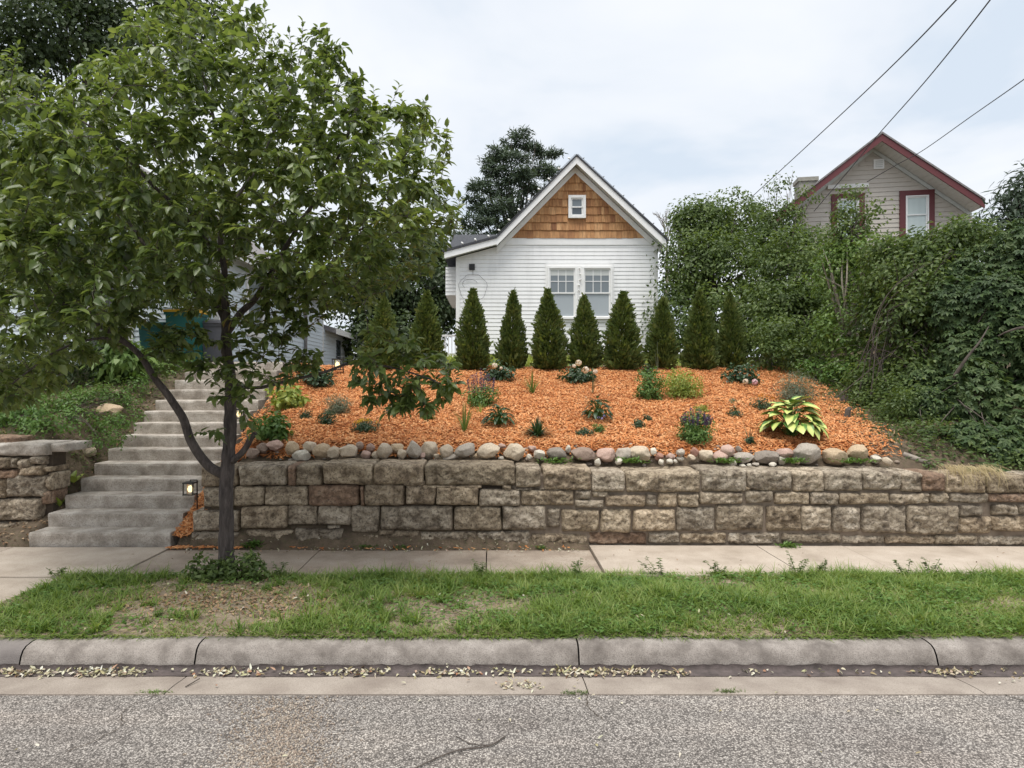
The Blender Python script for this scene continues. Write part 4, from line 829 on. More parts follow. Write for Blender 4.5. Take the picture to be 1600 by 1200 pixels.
# ---------------------------------------------------------------- street tree
TY = 6.3
tree_o = empty('street_tree', (-2.64, TY, .03), 'leafy young street tree with forked dark trunk growing in the grass strip', 'tree')
def poly_in(poly, px, py):
    r = np.zeros(len(px), bool); n = len(poly); j = n - 1
    for i in range(n):
        xi, yi = poly[i]; xj, yj = poly[j]
        c = ((yi > py) != (yj > py)) & (px < (xj - xi) * (py - yi) / (yj - yi + 1e-9) + xi); r ^= c; j = i
    return r
def poly_dist(poly, px, py):
    d = np.full(len(px), 1e9); n = len(poly)
    for i in range(n):
        a = np.array(poly[i], float); b_ = np.array(poly[(i + 1) % n], float); ab = b_ - a; t = np.clip(((px - a[0]) * ab[0] + (py - a[1]) * ab[1]) / (ab @ ab), 0, 1); d = np.minimum(d, np.hypot(px - a[0] - t * ab[0], py - a[1] - t * ab[1]))
    return d
CROWN = [(-70,130),(-10,85),(60,130),(120,120),(165,75),(190,30),(235,0),(290,-25),(350,5),(410,25),(450,70),(495,52),(525,80),(550,115),(590,150),(640,160),(675,180),(695,230),(705,290),(722,330),(700,385),(672,425),(630,450),(590,470),(540,492),(490,497),(440,492),(400,460),(360,490),(310,500),(262,490),(225,520),(180,545),(130,575),(90,612),(40,640),(-30,645),(-100,560),(-130,400),(-110,250)]
HOLES = [((335, 178), 12), ((655, 395), 12), ((610, 235), 14), ((375, 420), 20), ((345, 375), 14), ((215, 65), 16)]
limbs = {   # hand-laid main limbs: (px, py, Y), start radius, end radius
 'trunk': ([(354,905,6.3),(354,860,6.3),(354,800,6.3),(355,735,6.3),(358,690,6.31),(361,640,6.32),(360,590,6.33),(354,545,6.34),(353,505,6.35)], .079, .046),
 'a': ([(352,742,6.3),(325,728,6.26),(300,690,6.2),(285,650,6.14),(262,618,6.05),(243,592,5.98),(222,560,5.9),(195,535,5.8),(150,505,5.65),(90,470,5.5)], .052, .018),
 'b': ([(366,720,6.28),(380,705,6.22),(390,685,6.16),(397,678,6.14)], .034, .026),
 'c': ([(353,510,6.35),(340,480,6.4),(318,462,6.5),(290,445,6.6),(240,400,6.8),(190,330,7.0),(140,270,7.1)], .036, .012),
 'd': ([(353,510,6.35),(352,460,6.3),(349,410,6.22),(345,350,6.15),(350,270,6.1),(330,180,6.0),(310,90,6.0)], .042, .010),
 'e': ([(354,520,6.34),(375,490,6.3),(400,465,6.25),(425,425,6.15),(455,370,6.05),(500,300,5.95),(540,220,5.9),(560,160,5.9)], .040, .010),
 'f': ([(400,465,6.25),(450,420,6.5),(520,380,6.8),(600,340,7.0),(660,300,7.1)], .024, .008),
 'g': ([(349,410,6.22),(300,350,5.9),(240,290,5.6),(180,230,5.4),(130,190,5.3)], .026, .008),
 'h': ([(358,600,6.33),(400,606,6.2),(450,595,6.0),(505,582,5.85),(548,568,5.75),(600,572,5.65),(650,585,5.6),(690,600,5.55)], .020, .006),
 'i': ([(345,350,6.15),(390,280,6.5),(430,200,6.8),(450,120,6.9)], .022, .007),
 'j': ([(330,180,6.0),(270,140,6.3),(240,70,6.4)], .014, .006),
 'k': ([(222,560,5.9),(180,530,5.75),(120,535,5.6),(70,560,5.5),(20,600,5.45)], .016, .006),
}
nodes = []; par = []; rads = []
tm = MB(); lm_ = MB()
for key, (pts, ra, rb) in limbs.items():
    P = crom([at(*p) for p in pts], 16 if key == 'trunk' else 8); k = len(P)
    rr = [ra + (rb - ra) * (i / (k - 1)) ** .8 for i in range(k)]
    if key == 'trunk': rr = [r_ * (1 + .35 * max(0, 1 - i / 19) ** 2) * (1 + .04 * math.sin(i * .7)) for i, r_ in enumerate(rr)]
    P = [p + Vector((mnoise.noise(p * 4), mnoise.noise(p * 4 + Vector((7, 0, 0))), 0)) * (.02 if key != 'trunk' else .008) for p in P]
    (tm if key == 'trunk' else lm_).tube(P, rr, 30 if key == 'trunk' else 12)
    start = 16 if key in ('trunk', 'a') else (5 if key in 'ch' else 3)
    if key == 'b': continue
    for i, p in enumerate(P):
        if i >= (107 if key == 'trunk' else start): nodes.append(tuple(p))
tv = np.array(tm.v); ring = tv.reshape(-1, 30, 3); cen = ring.mean(1, keepdims=True); dr = ring - cen
for i_ in range(ring.shape[0]):
    for j_ in range(30):
        p_ = Vector(ring[i_, j_]); a_ = 2 * math.pi * j_ / 30; f_ = 1 + .10 * (abs(mnoise.noise((math.cos(a_) * 4, math.sin(a_) * 4, p_.z * 3.2))) * 2 - .6) + .05 * mnoise.noise((math.cos(a_) * 9, math.sin(a_) * 9, p_.z * 9)); ring[i_, j_] = cen[i_, 0] + dr[i_, j_] * f_
tm.v = [tuple(v_) for v_ in ring.reshape(-1, 3)]
tm.build('trunk', M['bark'], tree_o, True); lm_.build('limbs', M['bark'], tree_o, True)
def sample_crown(poly, n, T, Yc, ymin, edge=150.):
    px = rng.uniform(min(p[0] for p in poly), max(p[0] for p in poly), n * 4); py = rng.uniform(min(p[1] for p in poly), max(p[1] for p in poly), n * 4)
    k = poly_in(poly, px, py)
    for (c, r_) in HOLES: k &= np.hypot(px - c[0], py - c[1]) > r_
    if edge > 100: k &= rng.random(len(px)) < .5 + .5 * np.clip(poly_dist(poly, px, py) / 70., 0, 1)
    px, py = px[k][:n], py[k][:n]; d = np.clip(poly_dist(poly, px, py) / edge, 0, 1); th = T * np.sqrt(1 - (1 - d) ** 2)
    s = rng.uniform(-1, 1, len(px)); s = np.sign(s) * np.abs(s) ** .75; Y = np.maximum(Yc + th * s, ymin + .2 * rng.random(len(px)))
    return np.stack([(px - CX) / F * Y, Y, CZ + (CY - py) / F * Y], 1)
tips = [sample_crown(CROWN, 3150, 1.7, 6.25, 4.85)]
for poly, n in (([(296,560),(420,545),(440,600),(408,632),(325,628),(298,605)], 30), ([(560,505),(640,520),(710,565),(715,615),(675,645),(600,645),(560,630),(545,585)], 96), ([(425,540),(500,545),(512,575),(430,595)], 20), ([(220,500),(320,500),(318,572),(285,580),(235,545)], 44), ([(410,440),(500,430),(480,530),(425,530)], 44), ([(300,500),(420,490),(470,520),(420,560),(320,560)], 34)):
    tips.append(sample_crown(poly, n, .28, 5.9 if n != 96 else 5.65, 5.0, 40.))
tips.append(np.array([tuple(at(x, y, 6.1)) for x, y in ((383,648),(397,682),(500,45),(505,60),(540,75),(660,165),(672,178),(700,210),(695,225),(400,15),(120,110),(20,80),(560,120),(345,690),(340,672))]))
tips = np.concatenate(tips)
Nd = np.array(nodes); order = np.argsort(np.array([np.min(np.linalg.norm(Nd - t_, axis=1)) for t_ in tips])); NB = np.zeros((len(nodes) + 20000, 3)); NB[:len(nodes)] = Nd; cnt = len(nodes)
tw = MB(); LP, LD, LN, LL = [], [], [], []
for oi_ in order:
    tp_ = tips[oi_]; d = NB[:cnt] - tp_; dist = np.linalg.norm(d, axis=1) + .35 * np.maximum(0, d[:, 2]); k = int(np.argmin(dist)); b0 = Vector(NB[k]); tp = Vector(tp_); ln = (tp - b0).length
    if ln < .05: continue
    mid = b0.lerp(tp, .5) + Vector((random.gauss(0, .04), random.gauss(0, .04), .10 * ln + random.uniform(-.03, .06)))
    ns = max(3, int(ln / .09)); P = []
    for i in range(ns + 1):
        t = i / ns; P.append(b0 * (1 - t) ** 2 + mid * (2 * t * (1 - t)) + tp * t * t)
    rr0 = min(.011, .0028 + .006 * ln); tw.tube(P, [rr0 + (.0015 - rr0) * i / ns for i in range(ns + 1)], 4, False)
    for p in P[1:]:
        NB[cnt] = p; cnt += 1
    dirv = (P[-1] - P[-2]).normalized(); side0 = dirv.orthogonal().normalized(); phase = random.random() * 6.28
    span = min(ln, random.uniform(.28, .5)); nl = random.randint(9, 14)
    for q_ in range(nl):
        t = 1 - (span / ln) * (q_ + random.random() * .6) / nl; t = max(0, t); p = b0 * (1 - t) ** 2 + mid * (2 * t * (1 - t)) + tp * t * t
        tang = ((mid - b0) * (1 - t) + (tp - mid) * t).normalized(); a = phase + q_ * math.pi + random.gauss(0, .5)
        sv = (side0 * math.cos(a) + tang.cross(side0) * math.sin(a)); sv.z *= .5
        D = tang * (.55 if q_ else 1.2) + sv * .9 + Vector((0, 0, random.uniform(-.75, .1)))
        LP.append(p + sv.normalized() * .012 if sv.length > 1e-6 else p); LD.append(D.normalized()); LN.append((Vector((0, 0, 1)) + Vector((random.gauss(0, .45), random.gauss(0, .45) - .15, random.gauss(0, .2)))).normalized()); LL.append(random.uniform(.062, .12))
for (sx, sy) in [(505,75),(520,95),(540,105),(660,185),(675,200),(700,225),(705,240),(640,165),(590,160),(400,30),(370,12),(450,70),(465,75),(300,-5),(560,130),(700,300),(715,330),(60,130),(130,125),(160,90),(20,95),(240,20),(190,60),(480,62),(420,45),(615,155)]:
    Yq = 6.2 + random.uniform(-.4, .4); b0 = at(sx - random.uniform(0, 12), sy + 18, Yq); hh = random.uniform(.16, .32); tp = b0 + Vector((random.gauss(.04, .05), random.gauss(0, .04), hh)); tw.tube([b0 - Vector((.03, 0, .15)), b0, b0.lerp(tp, .5) + Vector((.01, 0, 0)), tp], [.004, .0035, .0025, .0012], 4, False); nl = int(hh / .022)
    for q_ in range(nl):
        t = (q_ + .5) / nl; a = q_ * 2.4 + random.gauss(0, .3); LP.append(b0.lerp(tp, t)); LD.append(Vector((math.cos(a), math.sin(a) * .7, random.uniform(.35, .95) + (1.2 if t > .85 else 0))).normalized()); LN.append(Vector((-math.cos(a) * .4 + random.gauss(0, .3), -math.sin(a) * .4 - .2, 1)).normalized()); LL.append(random.uniform(.06, .095))
tw.build('twigs', M['twig'], tree_o)
LP, LD, LN, LL = np.array(LP), np.array(LD), np.array(LN), np.array(LL)
# the leaves that show largest stand as leaf objects of their own, the rest as one mass
facing = np.abs((nrm(np.cross(np.cross(LD, LN), LD)) * nrm(LP - np.array([0, 0, CZ]))).sum(1)); inview = (LP[:, 0] / LP[:, 1] * F + CX > 5) & (CY - (LP[:, 2] - CZ) / LP[:, 1] * F > 5)
score = LL * (.35 + facing) / LP[:, 1] ** 2 * inview; big = np.argsort(-score)[:300]; rest = np.setdiff1d(np.arange(len(LP)), big)
cr_o = leaf_obj('crown', leaf_arrays(LP[rest], LD[rest], LN[rest], LL[rest], LL[rest] * rng.uniform(.42, .56, len(rest)), 'ovate', rng.uniform(.05, .35, len(rest))), M['lf_tree'], tree_o, smooth=True); tag(cr_o, kind='stuff')
lv = []
for k in range(6):
    V, T = leaf_arrays(np.zeros((1, 3)), np.array([[0, 1., 0]]), np.array([[0, 0, 1.]]), np.array([1.]), np.array([.5 + .02 * k]), 'ovate', np.array([.06 + .05 * k])); lv.append(np_mesh('leaf', V, T, M['lf_tree'], True))
for i in big:
    D = Vector(LD[i]); Nv = Vector(LN[i]); X = D.cross(Nv).normalized(); Nv = X.cross(D)
    o = link('leaf', lv[i % 6]); o.parent = tree_o
    mt = Matrix((X, D, Nv)).transposed().to_4x4(); o.matrix_local = Matrix.Translation(Vector(LP[i]) - tree_o.location) @ mt @ Matrix.Scale(LL[i], 4)
print('tree leaves', len(LP), 'nodes', cnt)

# ---------------------------------------------------------------- arborvitae
def arb_mesh(seed, n=8000):
    r = np.random.default_rng(seed); t = r.random(n) ** 1.12; a = r.random(n) * 2 * np.pi
    lob = 1 + .13 * np.sin(3 * a + seed + 3 * t) + .11 * np.sin(5 * a + 11 * t + seed * 2) + .10 * np.sin(19 * t + 2 * a + seed)
    rad = .30 * np.clip(1 - t ** 2.1, 0, 1) ** .95 * (1 - .35 * np.exp(-t * 14)) * lob; k = 1.08 - .8 * r.random(n) ** 1.5; rr = rad * k
    P = np.stack([np.cos(a) * rr, np.sin(a) * rr, t * 1.5 + .02], 1); o = np.stack([np.cos(a), np.sin(a), np.zeros(n)], 1)
    D = nrm(o * .75 + np.array([0, 0, 1.0]) * (.35 + .5 * r.random(n))[:, None] + rdir(n, r) * .38); tan = np.stack([-np.sin(a), np.cos(a), np.zeros(n)], 1)
    Nn = nrm(tan * r.normal(0, .8, n)[:, None] + o * .6 + rdir(n, r) * .3); L = (.055 + .075 * r.random(n) ** 2) * (1 - .4 * t) * np.where(r.random(n) < .07, 1.7, 1.0); b1 = leaf_arrays(P, D, Nn, L, L * .55, 'spray', .08, .1)
    return np_mesh('foliage', *b1, M['lf_arb'])
AM = [arb_mesh(s) for s in (3, 8, 14, 21)]
tmb = MB(); tmb.tube([(0, 0, -.05), (0, 0, .7), (0, 0, 1.3)], [.03, .02, .006], 6); TM = tmb.mesh('trunk', M['twig'])
ARB = [(597, 578, 468, 52, 'leftmost columnar arborvitae, half hidden behind the tree branches'), (667, 577, 459, 48, 'second arborvitae from the left, left of the white house corner'), (740, 582, 455, 50, 'arborvitae at the left corner of the white house'), (800, 581, 458, 46, 'slim arborvitae in front of white siding, left of the windows'), (858, 581, 456, 50, 'arborvitae overlapping the left edge of the front windows'), (914, 580, 465, 50, 'arborvitae in front of the gap between the two windows'), (971, 581, 459, 52, 'arborvitae just right of the front windows'), (1034, 581, 468, 48, 'arborvitae at the right corner of the white house'), (1094, 582, 458, 48, 'second arborvitae from the right, in front of the tall hedge'), (1144, 578, 460, 46, 'rightmost arborvitae at the right end of the row')]
for i, (px, pb, pt, w, lab) in enumerate(ARB):
    Y = 13.15 + .1 * (i % 2); x = X_(px, Y); g = gz1(x, Y); b0 = empty('arborvitae', (x, Y, g), lab, 'arborvitae', 'row of arborvitae on the crest'); h = Z_(pt, Y) - g
    for me, nm in ((AM[i % 4], 'foliage'), (TM, 'trunk')):
        o = link(nm, me, b0); sw_k = w / F * Y / .67 * random.uniform(.98, 1.02) * [.95, 1.05, 1.0, .88, 1.06, .94, 1.08, .96, 1.04, .92][i]; o.scale = (sw_k, sw_k, h / 1.5); o.rotation_euler = (0, [.03, -.025, .01, .035, -.02, .015, -.035, .02, -.01, .03][i], i * 1.7)

# ---------------------------------------------------------------- background trees and thickets
G = gz
pine = [bl(*q_) for q_ in ((812,206,34,12,11),(800,222,34,20,9),(826,228,34,18,9),(783,240,33.5,24,9),(840,243,34.3,20,10),(806,250,33,26,11),(764,255,33,14,8),(862,238,34.5,10,8),(775,268,33,26,10),(848,268,34,26,11),(812,278,33,30,12),(752,290,32.5,22,10),(790,300,33,34,12),(850,298,34,30,13),(735,310,32,18,10),(765,325,32.5,32,12),(820,322,33,36,13),(866,322,34,24,12),(742,345,32,30,11),(795,350,33,40,13),(850,352,34,34,14),(725,368,32,26,10),(770,378,33,40,14),(830,385,33.5,44,16),(760,410,33,60,18))]
tree('pine_tree', 'tall dark pine standing behind the white house roof', pine, 24000, .26, .06, 'lf_pine', (X_(800, 34), 34, 3.2), clump=.34, per=45, nb=40, r0=.07, tr=.25, tpl='blade', up=.6, out=.3, droop=-.15, rand=.8, shell=.75, flatten=.5)
tree('background_tree', 'dark broadleaf tree filling the gap left of the white house', [bl(560,445,27,62,58),bl(640,470,28,60,60),bl(690,455,29,40,70),bl(600,530,27,90,40),bl(680,395,30,34,40),bl(610,395,30,60,40)], 21000, .22, .13, 'lf_dark', (X_(620, 28), 28, 2.9), 'trees behind the houses', clump=.6, shell=.7, nb=18)
tree('tall_dark_tree', 'tall dark tree at top left behind the street tree', [bl(55,45,24,90,75),bl(130,15,25,60,50),bl(20,130,24,70,50),bl(260,-5,27,45,40),bl(285,35,27,30,22),bl(60,-90,25,110,80),bl(230,-80,27,80,60),bl(-60,60,23,80,90),bl(200,30,26,60,50),bl(300,20,27,50,40),bl(150,70,25,60,40)], 20000, .24, .14, 'lf_dark', (X_(60, 24.5), 24.5, 2.6), 'trees behind the houses', clump=.75, shell=.8, nb=22, tr=.3)
tree('mid_green_tree', 'mid green tree behind the left house roof', [bl(20,240,22,70,50),bl(120,260,24,60,60),bl(-60,300,22,90,90),bl(60,350,21,70,50),bl(440,330,30,60,60),bl(520,360,31,50,60)][:4], 7000, .2, .12, 'lf_mid', (X_(20, 22), 22, 2.5), 'trees behind the houses', clump=.6, shell=.7)
tree('hedge_tree', 'dense tall leafy tree right of the white house, behind arborvitae', [bl(1100,345,17.5,50,30),bl(1100,365,17.5,55,48),bl(1065,420,17,40,55),bl(1150,345,18,45,40),bl(1130,430,16.5,80,65),bl(1050,490,16.5,32,60),bl(1120,510,15.5,90,60),bl(1200,400,17,50,60),bl(1095,335,18,28,20)], 23000, .115, .065, 'lf_mid', (X_(1120, 17), 17, 2.6), 'thicket right of the white house', clump=.42, per=60, shell=.5, nb=24, floor=G)
tree('tall_shrub', 'tall shrub with thin airy top shoots beside the grey chimney', [bl(1212,352,16.5,36,34),bl(1265,392,16,42,36),bl(1235,430,15,65,65),bl(1195,500,14.5,50,60),bl(1260,500,14.2,60,65)], 16000, .105, .055, 'lf_mid', (X_(1235, 15.5), 15.5, 2.7), 'thicket right of the white house', per=50, clump=.34, shell=.6, nb=26, r0=.03, floor=G)
t_ = tree('stemmed_shrub', 'airy yellow-green shrub with visible pale stems below the tan house', [bl(1325,385,12.5,30,24),bl(1345,400,12.2,50,34),bl(1300,430,12.4,34,50),bl(1370,450,11.8,44,40),bl(1310,520,12,36,50),bl(1350,560,11.5,44,36)], 6400, .09, .045, 'lf_light', (X_(1325, 12), 12, gz1(X_(1325, 12), 12)), 'thicket right of the white house', 'palebark', clump=.22, per=18, shell=.7, nb=26, r0=.03, tr=.06, floor=G)
leaf_obj('top_sprays', cloud([bl(1335,300,12.6,24,12),bl(1362,325,12.4,24,18),bl(1318,335,12.5,20,28),bl(1345,355,12.4,36,22),bl(1310,365,12.4,30,24)], 1300, .085, .045, .2, 22, shell=.9), M['lf_mid'], t_)
q = MB(); branches(q, (X_(1330, 12.3), 12.3, 4.6), [bl(1335,305,12.6,20,12),bl(1362,330,12.4,20,14),bl(1318,340,12.5,16,20)], 12, .014, bow=.1); q.build('top_branches', M['twig'], t_)
tree('airy_shoots', 'thin leafy shoots rising above the hedge beside the chimney', [bl(1222,285,16.8,14,22),bl(1200,300,16.8,10,16),bl(1262,300,16.5,14,24),bl(1240,325,16.6,24,20)], 420, .1, .05, 'lf_mid', (X_(1230, 16.7), 16.7, 2.7), 'thicket right of the white house', clump=.25, per=16, shell=.9, nb=20, r0=.014, tr=.03)
arch_ = tree('arching_shrub', 'arching green shrub below the red window of the tan house', [bl(1400,395,11.2,50,24),bl(1460,392,10.8,60,30),bl(1440,430,10.6,60,40),bl(1390,440,11,40,40),bl(1505,368,10.6,44,26),bl(1365,500,11.2,30,40),bl(1350,590,10.6,26,30),bl(1410,500,10.4,40,60),bl(1450,470,10.2,40,40),bl(1430,570,10.0,34,34)], 14500, .095, .045, 'lf_mid', (X_(1420, 10.6), 10.6, gz1(X_(1420, 10.6), 10.6)), 'thicket right of the white house', 'twig', clump=.24, per=20, shell=.65, nb=60, r0=.022, tr=.05, floor=G)
tree('dark_evergreen', 'dark evergreen tree at the right edge beside the tan roof', [bl(1590,320,16,34,26),bl(1575,370,16,50,40),bl(1620,300,16,34,40),bl(1640,380,16,60,80)], 5500, .22, .05, 'lf_pine', (X_(1610, 16), 16, 3), clump=.45, per=40, tpl='blade', nb=14)
tree('understory_tree', 'mid green small tree behind the street tree on the left bank', [bl(20,300,11.5,90,60),bl(130,300,11.8,70,60),bl(60,400,11,100,60),bl(180,390,12,60,50),bl(-70,330,11,100,120),bl(110,470,11,80,40),bl(230,330,12.5,50,60),bl(70,230,12.5,60,45),bl(290,385,13.0,44,60),bl(265,455,12.6,50,30),bl(300,300,13.2,40,40)], 21000, .11, .06, 'lf_mid', (X_(70, 11.5), 11.5, gz1(X_(70, 11.5), 11.5)), 'trees behind the houses', clump=.35, shell=.75, nb=24, tr=.08)
tree('thicket_tree', 'dark tree closing the background behind the creeper at right', [bl(1480,420,17,80,60),bl(1580,440,17,80,70),bl(1690,420,17,80,110),bl(1400,470,16,60,50),bl(1540,520,16,120,50),bl(1330,450,17,70,60),bl(1400,450,17,60,50),bl(1330,520,15.5,80,60),bl(1450,540,12.6,60,80),bl(1500,520,12.4,60,70),bl(1420,470,12.4,50,50)], 20000, .16, .09, 'lf_dark', (X_(1540, 17), 17, 2.8), 'thicket right of the white house', clump=.5, shell=.8)
q = MB(); ab_ = Vector((X_(1415, 10.3), 10.3, gz1(X_(1415, 10.3), 10.3)))
for k_ in range(26):
    b0 = ab_ + Vector((random.gauss(0, .45), random.gauss(0, .3), -.05)); tx_ = random.uniform(1370, 1580); ty_ = random.uniform(380, 520); tp = at(tx_, ty_, random.uniform(9.8, 10.8)); md = b0.lerp(tp, .55) + Vector((-.2 + random.gauss(0, .28), random.gauss(0, .2), .25 + random.gauss(0, .15))); P_ = crom([b0, md, tp], 7); q.tube(P_, [.012 * random.uniform(.4, 1.3) * (1 - .75 * i_ / (len(P_) - 1)) for i_ in range(len(P_))], 5)
for k_ in range(40):
    b0 = ab_ + Vector((random.gauss(0, .5), random.gauss(0, .2), random.uniform(0, .9))); d_ = Vector((random.gauss(0, 1), random.gauss(0, .5), random.gauss(0, .8))).normalized(); q.tube([b0, b0 + d_ * .2 + Vector((0, 0, .04)), b0 + d_ * .45], [.006, .005, .002], 4)
stem_o = q.build('arching_stems', M['twig'], arch_)
# creeper: five-fingered leaves over a collapsed shrub
def palmate(P, Nn, D, L, r=rng):
    out_ = []
    for ang, s in ((-1.25, .72), (-.62, .92), (0, 1), (.62, .92), (1.25, .72)):
        Dn = nrm(D); S_ = nrm(np.cross(Dn, Nn)); d = Dn * math.cos(ang) + S_ * math.sin(ang); out_.append(leaf_arrays(P, d, Nn, L * s, L * s * .46, 'diamond', .22, .12))
    return cat(*out_)
def creeper(blobs, n, L, r=rng, floor=gz):
    C = np.array([b_[0] for b_ in blobs]); Rd = np.array([b_[1] for b_ in blobs]); w = np.prod(Rd, 1) ** (2 / 3); k = r.choice(len(blobs), n, p=w / w.sum()); d = rdir(n, r); d[:, 1] = -np.abs(d[:, 1]) * 1.2 + .35 * r.random(n); d = nrm(d)
    P = C[k] + d * Rd[k] * (1 - .35 * r.random(n) ** 1.5)[:, None]; keep = P[:, 2] > floor(P[:, 0], P[:, 1]) + .03; P = P[keep]; d = d[keep]; m_ = len(P)
    Nn = nrm(d * .7 + np.array([0, -.2, .75]) + rdir(m_, r) * .5); D = nrm(np.array([0, -.3, -.75]) + rdir(m_, r) * .7 + d * .3); return palmate(P, Nn, D, L * (.6 + .7 * r.random(m_)), r)
cre = empty('creeper_thicket', (X_(1520, 9.3), 9.3, gz1(X_(1520, 9.3), 9.3)), 'dark mass of five-leaved creeper spilling over the right end of the wall', 'creeper', 'thicket right of the white house')
cb = [bl(1540,440,10.2,70,60),bl(1600,420,9.8,60,80),bl(1500,480,9.8,50,50),bl(1570,540,9.4,60,70),bl(1520,620,9.0,50,60),bl(1590,660,8.7,60,60),bl(1640,560,9.2,60,120),bl(1540,690,8.55,50,36),bl(1480,640,9.2,30,50),bl(1610,720,8.35,50,24),bl(1700,640,8.8,70,110),bl(1780,600,9,70,150),bl(1500,560,9.6,34,60),bl(1560,470,9.5,60,50),bl(1470,695,8.6,30,26),bl(1455,640,9.2,30,40),bl(1510,690,8.45,44,34),bl(1565,700,8.3,50,36),bl(1530,735,8.1,44,16),bl(1440,600,9.8,26,40)]
leaf_obj('foliage', creeper(cb, 13000, .105), M['lf_creeper'], cre); q = MB()
branches(q, (X_(1500, 9.3), 9.5, gz1(X_(1500, 9.3), 9.5)), cb, 24, .015); branches(q, (X_(1600, 9.3), 9.8, gz1(X_(1600, 9.3), 9.8)), cb, 20, .018)
q.tube(crom([at(1490,590,8.9), at(1510,560,8.8), at(1530,535,8.75), at(1545,510,8.8)], 5), [.026 - .0014 * i_ for i_ in range(16)], 7); q.tube(crom([at(1560,525,8.9), at(1575,518,8.8), at(1600,512,8.7), at(1630,520,8.7)], 5), [.008 + .0012 * i_ for i_ in range(16)], 7); q.build('stems', M['twig'], cre)
# weeds, ground cover
def weed(name, label, blobs, n, L, m, cat_='shrub', group='weeds and shrubs around the bed', **kw):
    p = blobs[0][0]; b0 = empty(name, (p[0], p[1], gz1(p[0], p[1])), label, cat_, group); leaf_obj('foliage', cloud(blobs, n, L, L * .5, floor=gz, **kw), M[m], b0)
    q = MB(); branches(q, (p[0], p[1], gz1(p[0], p[1])), blobs, 14, .008, bow=.04, sides=4); q.build('stems', M['twig'], b0); return b0
weed('wild_shrub', 'pale green bushy shrub right of the rightmost arborvitae', [bl(1220,525,13.2,50,30),bl(1195,555,13,30,26),bl(1250,555,12.6,34,24)], 3200, .09, 'lf_mid', clump=.2)
weed('low_weeds', 'low leafy weeds at the top right corner of the mulch', [bl(1275,575,12.2,34,14),bl(1315,580,11.6,30,20)], 1500, .07, 'lf_green', clump=.15)
weed('bank_weeds', 'tangled weeds on the bank right of the mulch', [bl(1400,620,9.9,34,34),bl(1440,660,9.3,36,36),bl(1410,690,9.0,22,26),bl(1450,710,8.7,30,20),bl(1365,605,10.4,26,24),bl(1350,625,10.2,20,16),bl(1385,650,9.6,22,22),bl(1425,640,9.2,40,40),bl(1470,690,8.6,40,30),bl(1440,725,8.2,30,10),bl(1400,670,9.3,20,20),bl(1500,715,8.3,40,22),bl(1560,725,8.2,50,22),bl(1620,735,8.1,50,24),bl(1390,700,8.7,18,16)], 15000, .06, 'lf_mid', clump=.2)
weed('spreading_juniper', 'low dark green spreading clump above the left wall', [bl(30,650,9.0,60,26),bl(70,670,8.7,40,16),bl(-30,640,9.2,70,30)], 3800, .06, 'lf_green', clump=.16, tpl='blade')
weed('bank_ground_cover', 'patchy green ground cover on the bank left of the steps', [bl(110,650,9.3,40,12),bl(170,660,9.1,24,12),bl(205,625,10,14,12),bl(185,685,8.6,14,10),bl(215,600,10.6,20,14),bl(150,620,10,50,14),bl(90,630,9.6,50,16),bl(150,690,8.5,16,10),bl(200,650,9.3,18,10)], 4600, .05, 'lf_green', clump=.14)
weed('leafy_border_plants', 'light green leafy plants at the top left of the steps', [bl(245,575,11.6,34,16),bl(285,570,11.8,18,14),bl(215,560,11.6,30,20)], 2200, .07, 'lf_light', clump=.16)
weed('dark_bank_shrub', 'dark shrub on the far left bank under the street tree', [bl(60,570,10.4,70,50),bl(-10,560,10.2,60,60),bl(140,560,10.8,40,30),bl(-90,560,10,80,80)], 5200, .075, 'lf_dark', clump=.24)
weed('yellow_grass_clump', 'arching yellow-green grass clump on the left bank', [bl(185,565,10.9,30,30)], 900, .16, 'lf_light', tpl='blade', clump=.25, droop=.8)
weed('tree_base_weeds', 'bushy green weeds round the base of the street tree', [((-2.44, 6.18, .13), (.26, .13, .16)), ((-2.6, 6.1, .09), (.2, .1, .12)), ((-2.8, 6.14, .12), (.1, .1, .14))], 1500, .055, 'lf_mid', clump=.09, tpl='blade', droop=-.3)
def bare_tree():
    b0 = empty('bare_tree', (X_(1042, 40), 40, 3.5), 'small leafless grey tree top beyond the right roof edge', 'tree'); q = MB(); p = at(1042, 400, 40)
    def rec(p, d, l, r_, k):
        e_ = p + d * l; q.tube([p, p.lerp(e_, .5) + Vector((random.gauss(0, .05), 0, 0)), e_], [r_, r_ * .8, r_ * .6], 5, False)
        if k:
            for _ in range(3): rec(p.lerp(e_, random.uniform(.5, 1)), (d + Vector((random.gauss(0, .5), random.gauss(0, .4), random.uniform(-.1, .4)))).normalized(), l * .68, r_ * .6, k - 1)
    q.tube([(p.x, 40, 3.4), tuple(p)], [.12, .08], 6); rec(p, Vector((0, 0, 1)), 1.3, .07, 4); q.build('branches', M['palebark'], b0)
bare_tree()

